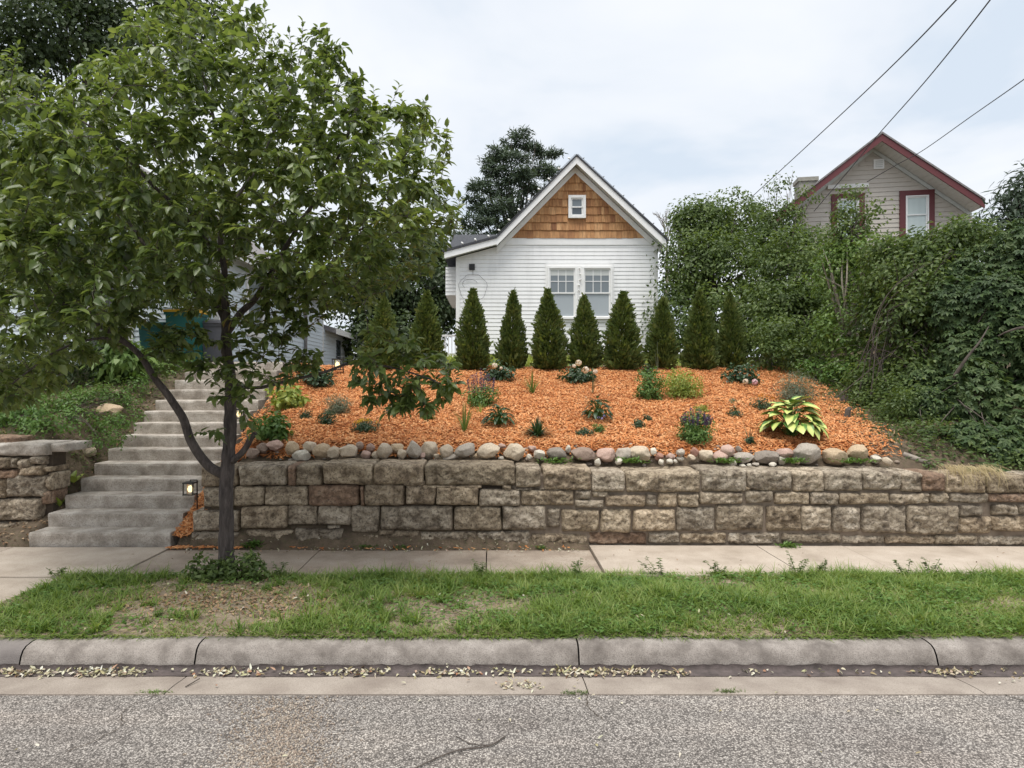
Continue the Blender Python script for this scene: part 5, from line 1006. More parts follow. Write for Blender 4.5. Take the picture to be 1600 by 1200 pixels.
# ---------------------------------------------------------------- mulch bed
def in_mulch(x, y): return (x > -3.72 + .06 * np.sin(y * 5)) & (x < mulch_right(y) + .12 * fbm(x, y, 2)) & (y > 8.12 - .05 * np.sin(x * 4)) & (y < 13.6)
mb_x = grid_lines((-3.76, 6.6, .12)); mb_y = grid_lines((8.06, 13.7, .12)); A, B = np.meshgrid(mb_x, mb_y); Zm = gz(A, B) + .022 + .014 * fbm(A, B, 6)
V = np.stack([A, B, Zm], -1).reshape(-1, 3); n = len(mb_x); i, j = np.meshgrid(np.arange(n - 1), np.arange(len(mb_y) - 1)); a = (j * n + i).ravel(); T = np.stack([a, a + 1, a + n + 1, a + n], 1)
ok = in_mulch(V[:, 0], V[:, 1]) & (V[:, 0] < mulch_right(V[:, 1]) - .22) & (V[:, 0] > -3.6); T = T[ok[T].all(1)]
tag(link('mulch_bed', np_mesh('mulch_bed', V, T, M['mulchbase'], True)), 'sloping bed of bright orange wood mulch', 'mulch', kind='stuff')
def chips(x, y, lift=.03, s=1.0, tilt=.45):
    n = len(x); z = gz(x, y) + lift + .014 * fbm(x, y, 6) + rng.random(n) * .016; a = rng.random(n) * 2 * np.pi; L = (.028 + .05 * rng.random(n) ** 1.5) * s; Wd = (.009 + .011 * rng.random(n)) * s; th = .005 * s
    D = nrm(np.stack([np.cos(a), np.sin(a), rng.normal(.0, tilt, n) + .21 * np.sin(a)], 1)); Nn = nrm(np.array([0, -.2, 1.]) + rdir(n) * .35); S_ = nrm(np.cross(D, Nn)); Nn = np.cross(S_, D); P = np.stack([x, y, z], 1)
    c = [(-.5, -.5, 0), (.5, -.35, 0), (.5, .35, 0), (-.5, .5, 0), (-.5, -.5, 1), (.5, -.35, 1), (.5, .35, 1), (-.5, .5, 1)]
    V = np.stack([P + D * (u * L)[:, None] + S_ * (v * Wd)[:, None] + Nn * (w * th) for u, v, w in c], 1).reshape(-1, 3)
    f = np.array([(4, 5, 6), (4, 6, 7), (0, 1, 5), (0, 5, 4), (2, 3, 7), (2, 7, 6), (1, 2, 6), (1, 6, 5), (3, 0, 4), (3, 4, 7)]); T = (f[None] + (np.arange(n) * 8)[:, None, None]).reshape(-1, 3); return V, T
n = 80000; y = 8.08 + 5.5 * rng.random(n) ** 1.25; x = rng.uniform(-3.75, 6.8, n); k = in_mulch(x + np.where(x > 4, rng.normal(0, .13, n), 0), y + rng.normal(0, .04, n)) & (y < 13.65)
x2 = rng.uniform(-3.80, -3.38, 3600); y2 = rng.uniform(7.44, 9.3, 3600)
tag(link('mulch_chips', np_mesh('mulch_chips', *cat(chips(x[k], y[k]), chips(x2, y2, .02)), M['chip'])), 'bright orange wood chips covering the sloping bed', 'mulch', kind='stuff')
xs = np.concatenate([rng.uniform(-3.76, -2.9, 240), rng.uniform(-3.4, 1, 60)]); ys = np.concatenate([rng.uniform(7.38, 7.47, 240), rng.uniform(7.3, 7.46, 60)]);
_g = gz; gz_save = gz
def gz(X, Y): return np.full(np.shape(X), .0)
tag(link('spilled_chips', np_mesh('spilled_chips', *chips(xs, ys, .012, .9, .1), M['chip'])), 'spilled orange chips at the foot of the wall', 'mulch', kind='stuff')
gz = gz_save
# ---------------------------------------------------------------- garden plants
def plant(name, label, px, py, cat_='plant'):
    p = ground_at(px, py, 8.1); p.z += .02; b0 = empty(name, p, label, cat_, 'plants in the mulch bed'); return b0, p
def mound(px, py, w, h, label, m, L=.05, n=420, name='bedding_plant', tpl='diamond', droop=.2, wd=.5, extra=None, cat_='plant'):
    b0, p = plant(name, label, px, py, cat_); s = p.y / F; w *= 1.14; h *= 1.12; n = int(n * 3.2); rx, rz = w * s / 2, h * s
    leaf_obj('foliage', cloud([((p.x, p.y, p.z + rz * .42), (rx * .9, rx * .85, rz * .52)), ((p.x, p.y, p.z + rz * .2), (rx * .8, rx * .8, rz * .25))], n, L, L * wd, min(rx, rz) * .3, 10, tpl, droop=droop, shell=.8, up=.6), M[m], b0)
    q = MB(); branches(q, (p.x, p.y, p.z - .02), [((p.x, p.y, p.z + rz * .4), (rx * .6, rx * .6, rz * .4))], 9, .004, bow=.02, sides=4); q.build('stems', M['lf_green'], b0)
    if extra: extra(b0, p, rx, rz)
    return b0
def tuft(px, py, w, h, label, m, n=60, bw=.011, name='daylily', flop=.5):
    b0, p = plant(name, label, px, py); s = p.y / F; h *= s; w *= s; a = rng.random(n) * 6.283; o = np.stack([np.cos(a), np.sin(a), np.zeros(n)], 1); k = rng.random(n)
    P = np.array(p) + o * (.02 * k)[:, None]; D = nrm(o * (k * w / h * .8)[:, None] + np.array([0, 0, 1.])); L = h * (.75 + .45 * rng.random(n)); Nn = nrm(-o * .0 + np.array([0, 0, 1.]) + o * .2)
    tp = np.array([(0,-.5,0),(0,.5,0),(.35,-.5,0),(.35,.5,0),(.7,-.35,0),(.7,.35,0),(1,0,0)], float); TPL['long'] = (tp, np.array([(0,1,3),(0,3,2),(2,3,5),(2,5,4),(4,5,6)]))
    leaf_obj('foliage', leaf_arrays(P, D, Nn, L * 1.15, bw, 'long', flop * k * w / h, .1), M[m], b0); return b0
def hosta_leaf(m, W=.6, bend=.35):
    n = 7; V = []; T = []
    for i in range(n):
        t = i / (n - 1); wdt = math.sin(math.pi * min(1, t ** .75)) ** .8 * W / 2 if 0 < i < n - 1 else 0
        for s in (-1, -.5, 0, .5, 1): V.append((s * wdt, t, -bend * t * t + .13 * abs(s) * wdt * 2 - .02 * math.sin(t * 20) * abs(s)))
    for i in range(n - 1):
        for k in range(4): T.append((i * 5 + k, i * 5 + k + 1, (i + 1) * 5 + k + 1, (i + 1) * 5 + k))
    return np_mesh('leaf', np.array(V), np.array(T), M[m], True)
def hosta(px, py, w, h, label, m, n=30, Wl=.6, extra=None, up=1.0):
    b0, p = plant('hosta', label, px, py); s = p.y / F; w *= s * 1.08; h *= s * 1.05; ms = [hosta_leaf(m, Wl, bd) for bd in (.35, .6, .85)]; q = MB()
    for i in range(n):
        ring = (i + .5) / n; a = i * 2.4 + random.gauss(0, .2); el = 1.25 - 1.15 * ring; L = w * random.uniform(.17, .25); r0 = w * .5 * ring ** .7 * .62; zb = h * (.62 - .42 * ring) * random.uniform(.85, 1.15) * up
        st = Vector((math.cos(a) * r0, math.sin(a) * r0, max(.02, zb))); o = link('leaf', random.choice(ms), b0); o.location = st
        o.rotation_euler = (el * .8 - .25, random.uniform(-.25, .25), a - math.pi / 2); o.scale = (L, L, L)
        q.tube([(p.x, p.y, p.z - .02), (p.x + st.x * .6, p.y + st.y * .6, p.z + st.z * .8), (p.x + st.x, p.y + st.y, p.z + st.z)], .005, 4, False)
    q.build('stalks', M['lf_green'], b0)
    if extra: extra(b0, p, w / 2, h)
    return b0
def head(b0, c, r_, m, n=70, name='flower_head'):
    d = rdir(n); P = np.array(c) + d * r_ * .7; t = nrm(np.cross(d, rdir(n))); leaf_obj(name, leaf_arrays(P, t, d, r_ * .6, r_ * .55, 'diamond', .1, .1), M[m], b0)
def spikes(m, n, hh, cut_=1.0):
    def f(b0, p, rx, rz):
        for _ in range(n):
            a = random.random() * 6.28; k = random.random() ** .5; x, y = p.x + math.cos(a) * rx * .75 * k, p.y + math.sin(a) * rx * .75 * k; z0 = p.z + rz * .55; z1 = p.z + rz * (1.05 - .35 * k) * hh
            m_ = 40; t = rng.random(m_); P = np.stack([x + (t * .03 * math.cos(a)), y + (t * .03 * math.sin(a)), z0 + (z1 - z0) * t], 1); leaf_obj('flower_spike', leaf_arrays(P, nrm(rdir(m_) * np.array([1, 1, .4]) + np.array([0, 0, .5])), rdir(m_), .02, .013, 'diamond', .1), M[m], b0)
    return f
def dots(m, n, r_, top=.9):
    def f(b0, p, rx, rz):
        for _ in range(n):
            a = random.random() * 6.28; k = random.random() ** .5; head(b0, (p.x + math.cos(a) * rx * .8 * k, p.y + math.sin(a) * rx * .7 * k - .02, p.z + rz * top * (1 - .3 * k)), r_, m, 14, 'flower')
    return f
def hyd(flowers):
    def f(b0, p, rx, rz):
        for (fx, fy, r_, m) in flowers:
            c = at(fx, fy, p.y - rx * 1.0); head(b0, c, r_, m)
            q = MB(); q.tube([(p.x, p.y, p.z + .03), ((p.x + c.x) / 2, p.y - .05, (p.z + c.z) / 2 + .05), tuple(c)], .005, 4); q.build('flower_stem', M['lf_green'], b0)
    return f
mound(453, 638, 56, 38, 'lime-green broad-leaved plant by the steps, under the tree branches', 'lf_lime', .10, 130, 'lime_hosta', 'ovate', wd=.6)
mound(490, 603, 62, 30, 'dark purple-green leafy plant at the upper left of the bed', 'lf_deep', .09, 190, 'dark_leaf_plant', 'ovate', wd=.6)
mound(427, 690, 52, 44, 'bright green leafy shrub nearest the steps, just above the rocks', 'lf_green', .08, 260, 'leafy_shrub', 'ovate', wd=.55)
mound(477, 657, 20, 15, 'tiny dark round plant between the lime plant and grey mound', 'lf_deep', .03, 160)
mound(527, 650, 40, 30, 'grey-green spiky mound on the left side of the bed', 'lf_grey', .05, 700, 'lavender', 'blade', -.5, .14)
mound(511, 667, 25, 22, 'small dark green plant just below the grey-green mound', 'lf_deep', .035, 260)
mound(571, 676, 42, 17, 'low clump dotted with yellow flowers near the rocks', 'lf_deep', .035, 360, 'yellow_flower_clump', extra=dots('fl_yellow', 20, .024, 1.08))
mound(617, 650, 28, 15, 'low grey-green clump with pale tips behind the drooping leaves', 'lf_grey', .035, 260, extra=dots('fl_yellow', 4, .01))
mound(668, 660, 20, 16, 'small green plant half hidden under drooping tree leaves', 'lf_green', .035, 170)
mound(781, 596, 48, 27, 'hydrangea with one pale pink bloom below the house corner arborvitae', 'lf_deep', .075, 210, 'hydrangea', 'ovate', wd=.62, extra=hyd([(773, 571, .062, 'fl_white'), (783, 575, .035, 'fl_white')]))
mound(752, 637, 50, 34, 'salvia clump with dusky purple flower spikes', 'lf_green', .05, 420, 'salvia', extra=spikes('fl_purple', 34, 1.5))
tuft(832, 618, 22, 30, 'thin yellow-green grassy tuft near the middle top of the bed', 'lf_light', 34)
mound(904, 598, 56, 25, 'hydrangea with four creamy blooms below the windows', 'lf_deep', .075, 240, 'hydrangea', 'ovate', wd=.62, extra=hyd([(904, 567, .07, 'fl_white'), (897, 572, .045, 'fl_white'), (915, 578, .075, 'fl_white'), (930, 581, .055, 'fl_white')]))
tuft(926, 617, 12, 30, 'few thin dark upright stems right of the creamy hydrangea', 'lf_deep', 9, .008, 'stemmed_plant', .15)
tuft(726, 678, 24, 40, 'yellowish upright grass tuft above the rocks', 'lf_light', 40); tuft(750, 648, 20, 16, 'sparse yellowing shoots right of the grass tuft', 'lf_lime', 14, .008)
hosta(780, 669, 58, 42, 'dark green hosta left of the bed centre', 'lf_deep', 60, .5)
tuft(840, 685, 38, 27, 'dense dark grassy clump just above the rocks at centre', 'lf_deep', 190, .014)
def bluebits(b0, p, rx, rz):
    for dx in (-.03, .02, .05): head(b0, (p.x + dx, p.y - rx * .9, p.z + .04 + abs(dx)), .022, 'fl_blue', 16, 'flower')
hosta(934, 661, 54, 42, 'dark green hosta with small blue flowers at its foot', 'lf_deep', 60, .5, bluebits, 1.25)
mound(914, 683, 30, 11, 'very low dark creeping plant below the blue-flowered hosta', 'lf_deep', .03, 240); mound(936, 679, 19, 15, 'tiny green round plant right of the low creeping plant', 'lf_green', .03, 170)
mound(997, 671, 19, 14, 'tiny dark plant, left of two at the bed centre right', 'lf_deep', .03, 170); mound(1011, 661, 15, 11, 'tiny dark plant, right of two at the bed centre right', 'lf_deep', .03, 120)
mound(1015, 627, 44, 48, 'tall loose green perennial at the upper middle right', 'lf_green', .055, 460, 'tall_perennial'); tuft(1027, 582, 10, 40, 'thin flowering stem rising above the tall perennial', 'lf_grey', 5, .009, 'flower_stem_plant', .1)
mound(1066, 623, 58, 44, 'bushy lime-yellow shrub below the right arborvitae', 'lf_lime', .045, 900, 'lime_shrub')
mound(1158, 600, 56, 26, 'hydrangea with two low pink blooms at the top right', 'lf_deep', .07, 240, 'hydrangea', 'ovate', wd=.62, extra=hyd([(1165, 596, .06, 'fl_white'), (1179, 597, .068, 'fl_pink')]))
mound(1243, 630, 60, 44, 'grey-green feathery mound behind the big hosta', 'lf_grey', .06, 1100, 'russian_sage', 'blade', -.4, .13)
hosta(1237, 686, 100, 74, 'big variegated hosta with yellow-centred leaves', 'hosta', 66, .86, None, 1.1)
mound(1192, 642, 34, 20, 'orange-yellow flower clump at the left of the big hosta', 'lf_deep', .035, 240, 'marigold', extra=dots('fl_orange', 14, .024, 1.1))
mound(1087, 694, 50, 44, 'dense catmint mound with dusky purple top above the rocks', 'lf_green', .04, 900, 'catmint', extra=spikes('fl_purple', 40, 1.1)); mound(1095, 646, 20, 14, 'small bright green seedling behind the catmint', 'lf_lime', .04, 90)
mound(1148, 653, 22, 14, 'small dark plant in bare mulch left of the marigolds', 'lf_deep', .03, 170); tuft(1171, 697, 30, 32, 'sparse plant with few bare upright stems near the rocks', 'lf_deep', 12, .008, 'stemmed_plant', .4); mound(1171, 698, 18, 12, 'tiny leafy clump at the foot of the bare stems', 'lf_deep', .03, 120)
mound(1146, 632, 14, 8, 'faint brown-green seedling above the small dark plant', 'lf_grey', .025, 60); tuft(1254, 702, 20, 12, 'pale seedling just above the big grey rock', 'lf_lime', 10, .009, 'seedling')
mound(1012, 590, 26, 26, 'leafy dark plant at the foot of the house corner arborvitae', 'lf_deep', .05, 160)
# stump and debris at the right edge of the mulch
st = ground_at(1320, 630, 8.1); q = MB(); q.tube([tuple(st + Vector((0, 0, -.05))), tuple(st + Vector((0, 0, .06))), tuple(st + Vector((.01, 0, .12)))], [.07, .06, .055], 9); tag(q.build('tree_stump', M['twig'], None), 'short cut stump in the mulch at the right', 'stump')
st = ground_at(1322, 655, 8.1); q = MB(); q.tube([tuple(st + Vector((0, 0, -.05))), tuple(st + Vector((.03, 0, .14))), tuple(st + Vector((.06, 0, .17)))], [.05, .04, .03], 8); tag(q.build('tree_stump', M['twig'], None), 'thin broken stump below the other in the right mulch', 'stump')
lg = [at(1411, 707, 8.15), at(1425, 713, 8.1), at(1452, 722, 8.02)]; q = MB(); q.tube([p_ - Vector((0, 0, .02)) for p_ in lg], [.035, .042, .036], 9); tag(q.build('cut_log', M['deadwood'], None, True), 'pale weathered log lying on the wall end below the creeper', 'log')
# dead grass hanging over the wall
n = 260; px = 1466 + 80 * rng.random(n); X = (px - CX) / F * 7.7; P = np.stack([X, rng.uniform(7.5, 7.8, n), .9 + .05 * rng.random(n)], 1); D = nrm(np.stack([rng.normal(.25, .35, n), -np.ones(n) * .7, rng.uniform(-.5, .35, n)], 1)); P2 = leaf_arrays(P, D, np.tile([0, -.2, 1.], (n, 1)), rng.uniform(.15, .32, n), .006, 'long', rng.uniform(.5, 1.0, n))
dg = leaf_obj('dry_grass', P2, M['grassdry']); tag(dg, 'straw-coloured dead grass hanging over the right end of the wall', 'dry grass', kind='stuff')
# yellow mullein leaves by the steps
def mull(px, py, h, label):
    p = ground_at(px, py, 7.55, 9.5); b0 = empty('yellow_leaf_plant', p, label, 'plant', 'yellowing plants beside the steps'); me = hosta_leaf('lf_lime', .42, .2)
    for i in range(4): o = link('leaf', me, b0); o.location = (random.gauss(0, .02), random.gauss(0, .02), .02); o.rotation_euler = (random.uniform(.6, 1.3), 0, random.uniform(-.7, .7) + math.pi * random.choice((0, 1))); o.scale = (h, h, h)
mull(112, 757, .2, 'yellowing broad-leaved plant against the fourth step'); mull(92, 794, .16, 'single yellow leaf against the third step'); mull(84, 760, .16, 'thin yellow leaf at the end of the left wall')
# ---------------------------------------------------------------- grass strip
def pz1(x, y): return pz(x, y)
n = 120000; x = np.concatenate([rng.uniform(-4.2, 6.0, n), rng.uniform(6, 10, 12000)]); y = rng.uniform(4.85, 6.36, len(x))
dens = .60 + .75 * fbm(x * 1.3, y * 1.6, 1.1) + .12 * x * .3
bare = np.exp(-(((x + 2.45) / .75) ** 2 + ((y - 5.55) / .42) ** 2)) + .8 * np.exp(-(((x + 1.75) / .4) ** 2 + ((y - 5.4) / .35) ** 2)) + .6 * np.exp(-(((x + .6) / .3) ** 2 + ((y - 5.3) / .25) ** 2))
k = rng.random(len(x)) < np.clip(dens - 1.9 * bare, .05, 1); x, y = x[k], y[k]; n = len(x)
a = rng.random(n) * 6.283; hgt = (.045 + .07 * rng.random(n) ** 1.5) * (.75 + .5 * np.clip(.5 + fbm(x, y, 1.7), 0, 1)) * (1 + .5 * ss(y, 6.0, 6.3)); lean = .5 + .8 * rng.random(n)
edge_ = (y < 5.0); D = np.stack([np.cos(a) * lean, np.sin(a) * lean - edge_ * .35, np.ones(n)], 1); P = np.stack([x, y, pz(x, y) - .004], 1)
tag(leaf_obj('grass', leaf_arrays(P, D, np.tile([0, 0, 1.], (n, 1)) + rdir(n) * .3, hgt * 1.25, .0055 + .003 * rng.random(n), 'blade', .35), M['grass']), 'green grass of the strip between kerb and sidewalk', 'grass', kind='stuff')
# grass hanging over the kerb and creeping onto the sidewalk
n = 9000; x = rng.uniform(-4.2, 9, n); fr_ = rng.random(n) < .6; y = np.where(fr_, 4.80 + .07 * rng.random(n) ** .7, 6.30 + .06 * rng.random(n)); k = rng.random(n) < np.clip(.55 + .9 * fbm(x * 2, y * 0 + x, 1.1), .05, 1); x, y, fr_ = x[k], y[k], fr_[k]; n = len(x); a = rng.normal(0, .7, n)
tag(leaf_obj('edge_grass', leaf_arrays(np.stack([x, y, np.where(fr_, .0, .012)], 1), np.stack([np.sin(a), np.where(fr_, -1, 1) * np.cos(a) * .8, .35 + .8 * rng.random(n)], 1), np.tile([0, 0, 1.], (n, 1)) + rdir(n) * .3, .04 + .07 * rng.random(n), .006 + .003 * rng.random(n), 'blade', .55), M['grass']), 'grass blades hanging over the kerb and sidewalk edges', 'grass', kind='stuff')
# ragged taller tufts
nt_ = 1150; tx = rng.uniform(-4.1, 7, nt_); ty = rng.uniform(4.9, 6.33, nt_); tb = np.exp(-(((tx + 2.3) / .7) ** 2 + ((ty - 5.5) / .45) ** 2)); kk = (rng.random(nt_) > tb * 1.5) & (fbm(tx * 1.5, ty * 1.5, 1.2) > -.35); tx, ty = tx[kk], ty[kk]; th_ = .06 + .12 * rng.random(len(tx)) ** 2; j = np.repeat(np.arange(len(tx)), 26); n = len(j); a = rng.random(n) * 6.283; sp_ = rng.random(n)
tag(leaf_obj('grass_tufts', leaf_arrays(np.stack([tx[j] + rng.normal(0, .02, n), ty[j] + rng.normal(0, .02, n), pz(tx[j], ty[j]) - .004], 1), np.stack([np.cos(a) * sp_ * 1.1, np.sin(a) * sp_ * 1.1, np.ones(n)], 1), np.tile([0, 0, 1.], (n, 1)) + rdir(n) * .4, th_[j] * (.7 + .6 * rng.random(n)), .006 + .005 * rng.random(n), 'blade', .5), M['grass']), 'ragged taller grass tufts in the strip', 'grass', kind='stuff')
# dry blades and clover-like broad leaves mixed in
m2 = 15000; x = rng.uniform(-4.2, 7, m2); y = rng.uniform(4.84, 6.36, m2); a = rng.random(m2) * 6.283
tag(leaf_obj('dry_blades', leaf_arrays(np.stack([x, y, pz(x, y) + .003], 1), np.stack([np.cos(a), np.sin(a), .25 * rng.random(m2)], 1), np.tile([0, 0, 1.], (m2, 1)), .05 + .05 * rng.random(m2), .004, 'blade', .2), M['grassdry']), 'dry straw mixed in the grass strip', 'dry grass', kind='stuff')
m3 = 9000; x = rng.uniform(-4.1, 7, m3); y = rng.uniform(4.86, 6.34, m3); k = fbm(x + 3, y * 2, 1.9) + .25 * ss(x, -1.5, .5) - 1.2 * np.exp(-(((x + 2.3) / .8) ** 2 + ((y - 5.5) / .4) ** 2)) > .02; x, y = x[k], y[k]; m3 = len(x); a = rng.random(m3) * 6.283
tag(leaf_obj('clover', leaf_arrays(np.stack([x, y, pz(x, y) + .02 + .035 * rng.random(m3)], 1), np.stack([np.cos(a), np.sin(a), .2 * rng.random(m3)], 1), np.tile([0, 0, 1.], (m3, 1)) + rdir(m3) * .35, .035 + .035 * rng.random(m3), .016 + .016 * rng.random(m3), 'diamond', .2), M['lf_green']), 'broad weedy leaves among the grass', 'weeds', kind='stuff')
# taller weeds at the sidewalk edge
def tall_weed(px, py, h, label):
    Y = 6.3 + random.uniform(-.05, .05); x = X_(px, Y); b0 = empty('sidewalk_weed', (x, Y, pz(np.array(x), np.array(Y)) * 1.0), label, 'weed', 'tall weeds along the sidewalk edge'); z0 = float(pz(np.array(x), np.array(Y))); q = MB(); arr = []
    for s in range(random.randint(3, 5)):
        tip = Vector((x + random.gauss(0, .07), Y + random.gauss(0, .04), z0 + h * random.uniform(.7, 1.1))); b = Vector((x + random.gauss(0, .02), Y, z0)); q.tube([b, b.lerp(tip, .5) + Vector((.01, 0, 0)), tip], [.003, .0025, .0015], 4)
        m_ = 16; t = .25 + .75 * rng.random(m_); P = np.array(b) + (np.array(tip) - np.array(b)) * t[:, None]; a = rng.random(m_) * 6.283; arr.append(leaf_arrays(P, np.stack([np.cos(a), np.sin(a), .35 + 0 * a], 1), np.tile([0, 0, 1.], (m_, 1)), .05 * (1.2 - .5 * t), .016, 'diamond', .3))
    q.build('stems', M['lf_green'], b0); leaf_obj('foliage', cat(*arr), M['lf_mid'], b0)
for px, h, lab in ((898, .17, 'weed beside the joint of the raised pale slab'), (1028, .2, 'tall forked weed right of the raised slab joint'), (1122, .17, 'weed tuft midway along the right grass edge'), (1245, .23, 'tallest weed on the sidewalk edge, below the wall centre right'), (1285, .16, 'shorter weed just right of the tallest one'), (1415, .2, 'leafy weed at the right sidewalk edge'), (1455, .2, 'leafy weed farther right at the sidewalk edge'), (752, .16, 'weed growing at the sidewalk joint left of centre'), (92, .12, 'small weed at the left end of the grass strip'), (440, .15, 'weed right of the street tree trunk base')): tall_weed(px, 890, h, lab)
def wall_weed(px, py, w, h, label, Y=7.42, z=None):
    x = X_(px, Y); g = -.0 if z is None else z; b0 = empty('wall_weed', (x, Y, g), label, 'weed', 'weeds at the wall'); n = 90; a = rng.random(n) * 6.283; P = np.stack([x + rng.normal(0, w * .25, n), Y + rng.normal(0, .03, n), g + rng.random(n) * h * .5], 1); leaf_obj('foliage', leaf_arrays(P, np.stack([np.cos(a), np.sin(a) * .6 - .2, .5 + .5 * rng.random(n)], 1), np.tile([0, 0, 1.], (n, 1)), h * .6, h * .2, 'diamond', .3), M['lf_green'], b0)
wall_weed(395, 838, .22, .13, 'green weeds at the wall foot right of the tree trunk'); wall_weed(570, 850, .2, .07, 'low weeds at the wall foot left of centre'); wall_weed(630, 850, .2, .06, 'thin weed patch at the wall foot beside the low weeds'); wall_weed(1232, 845, .24, .10, 'flat weed at the wall foot on the right'); wall_weed(845, 856, .14, .05, 'tiny weeds at the wall foot before the raised slab')
for px, w, lab in ((870, .4, 'grass growing among the border rocks at centre'), (985, .34, 'grass patch below the cream border rocks'), (1135, .3, 'low grass below the pink border rocks'), (1240, .25, 'grass beside the big grey border rock'), (1335, .5, 'grass patch below the tan border rocks')): wall_weed(px, 720, w, .11, lab, 7.86, .93)
# ---------------------------------------------------------------- litter
def litter(name, label, x, y, z, L, m, lift=.5):
    n = len(x); a = rng.random(n) * 6.283; P = np.stack([x, y, z + .004 + .012 * rng.random(n)], 1); D = np.stack([np.cos(a), np.sin(a), rng.normal(0, .25, n)], 1); Nn = np.array([0, 0, 1.]) + rdir(n) * lift; return tag(leaf_obj(name, leaf_arrays(P, D, Nn, L * (.6 + .8 * rng.random(n)), L * .5, 'ovate', rng.uniform(-.5, .6, n), .3), M[m]), label, 'leaf litter', kind='stuff')
cl = [(-3.45, .22, 46), (-3.1, .2, 40), (-2.75, .16, 60), (-2.5, .07, 8), (-1.85, .22, 40), (-1.3, .12, 14), (-.95, .14, 40), (-.3, .2, 36), (.1, .12, 14), (.55, .12, 24), (.85, .28, 60), (1.25, .1, 18), (1.9, .15, 6), (2.5, .3, 9), (3.25, .14, 30), (3.9, .15, 20)]
x = np.concatenate([rng.normal(c, s * .8, int(k * 2.4)) for c, s, k in cl]); y = np.clip(rng.normal(4.545, .028, len(x)), 4.48, 4.6); litter('gutter_leaves', 'pale dry leaves lying in the gutter', x, y, np.full(len(x), -.145), .034, 'litter', .8)
x = rng.uniform(-4, 6, 260); y = rng.uniform(4.88, 6.3, 260); litter('strip_leaves', 'fallen pale leaves in the grass strip', x, y, pz(x, y) + .01, .035, 'litter')
x = np.concatenate([rng.normal(-2.4, .5, 800), rng.normal(-1.7, .3, 240)]); y = np.concatenate([rng.normal(5.55, .25, 800), rng.normal(5.4, .2, 240)]); k = (y > 4.87) & (y < 6.3); litter('bare_patch_leaves', 'brown leaf crumbs on the bare earth by the tree', x[k], y[k], pz(x[k], y[k]) + .002, .035, 'litterbrown', .5)
x = rng.uniform(-3.6, 1, 150); y = rng.uniform(7.25, 7.45, 150); litter('wall_foot_leaves', 'fallen leaves along the foot of the wall', x, y, np.full(150, .0) + .1 * ss(y, 7.38, 7.46), .035, 'litter')
x = rng.uniform(-4, 6, 60); y = rng.uniform(6.4, 7.3, 60); litter('sidewalk_leaves', 'few leaf scraps on the sidewalk', x, y, np.full(60, .02), .025, 'litterbrown', .2)
x = np.concatenate([rng.normal(-.02 + .02, .09, 60), rng.normal(3.75, .12, 14), rng.uniform(-4, 5, 40)]); y = np.concatenate([rng.normal(4.33, .035, 60), rng.normal(4.36, .03, 14), rng.uniform(3.5, 4.4, 40)]); litter('street_leaves', 'dry leaf scraps on the gutter pan and road', x + np.where(np.abs(x) < .4, .2, 0), y, np.full(len(x), -.132), .03, 'litter', .3)
x = rng.uniform(-6.6, -5.3, 700); y = rng.uniform(7.5, 11, 700); litter('bank_leaves', 'brown fallen leaves on the left bank', x, y, gz(x, y) + .005, .045, 'litterbrown', .5)
x = rng.uniform(5.0, 7.2, 700); y = rng.uniform(8.2, 11.5, 700); k = x > mulch_right(y); litter('right_bank_leaves', 'brown litter on the bank right of the mulch', x[k], y[k], gz(x[k], y[k]) + .005, .05, 'litterbrown', .5)
x = rng.uniform(-3.4, 5.4, 320); y = rng.uniform(8.2, 13, 320); litter('mulch_leaves', 'few fallen leaves scattered on the mulch', x, y, gz(x, y) + .045, .04, 'litterbrown', .5)
# loose gravel on the road
n = 3000; px = rng.normal(425, 46, n); py = 1088 + 118 * rng.random(n) ** .8; px = px - (py - 1088) * .22 + 30; Yg = (CZ + .13) / ((py - CY) / F); xg = (px - CX) / F * Yg; s = .004 + .005 * rng.random(n) ** 2
iv0 = np.array([(1,0,0),(-1,0,0),(0,1,0),(0,-1,0),(0,0,1),(0,0,-1)], float); if0 = np.array([(0,2,4),(2,1,4),(1,3,4),(3,0,4),(2,0,5),(1,2,5),(3,1,5),(0,3,5)])
rot = rdir(n); V = (iv0[None] * s[:, None, None] * rng.uniform(.7, 1.3, (n, 6, 1))); V = V + np.stack([xg, Yg, np.full(n, -.131)], 1)[:, None]; V = V.reshape(-1, 3); T = (if0[None] + (np.arange(n) * 6)[:, None, None]).reshape(-1, 3)
tag(link('road_gravel', np_mesh('road_gravel', V, T, M['gravel'])), 'loose pale gravel spilled on the road', 'gravel', kind='stuff')
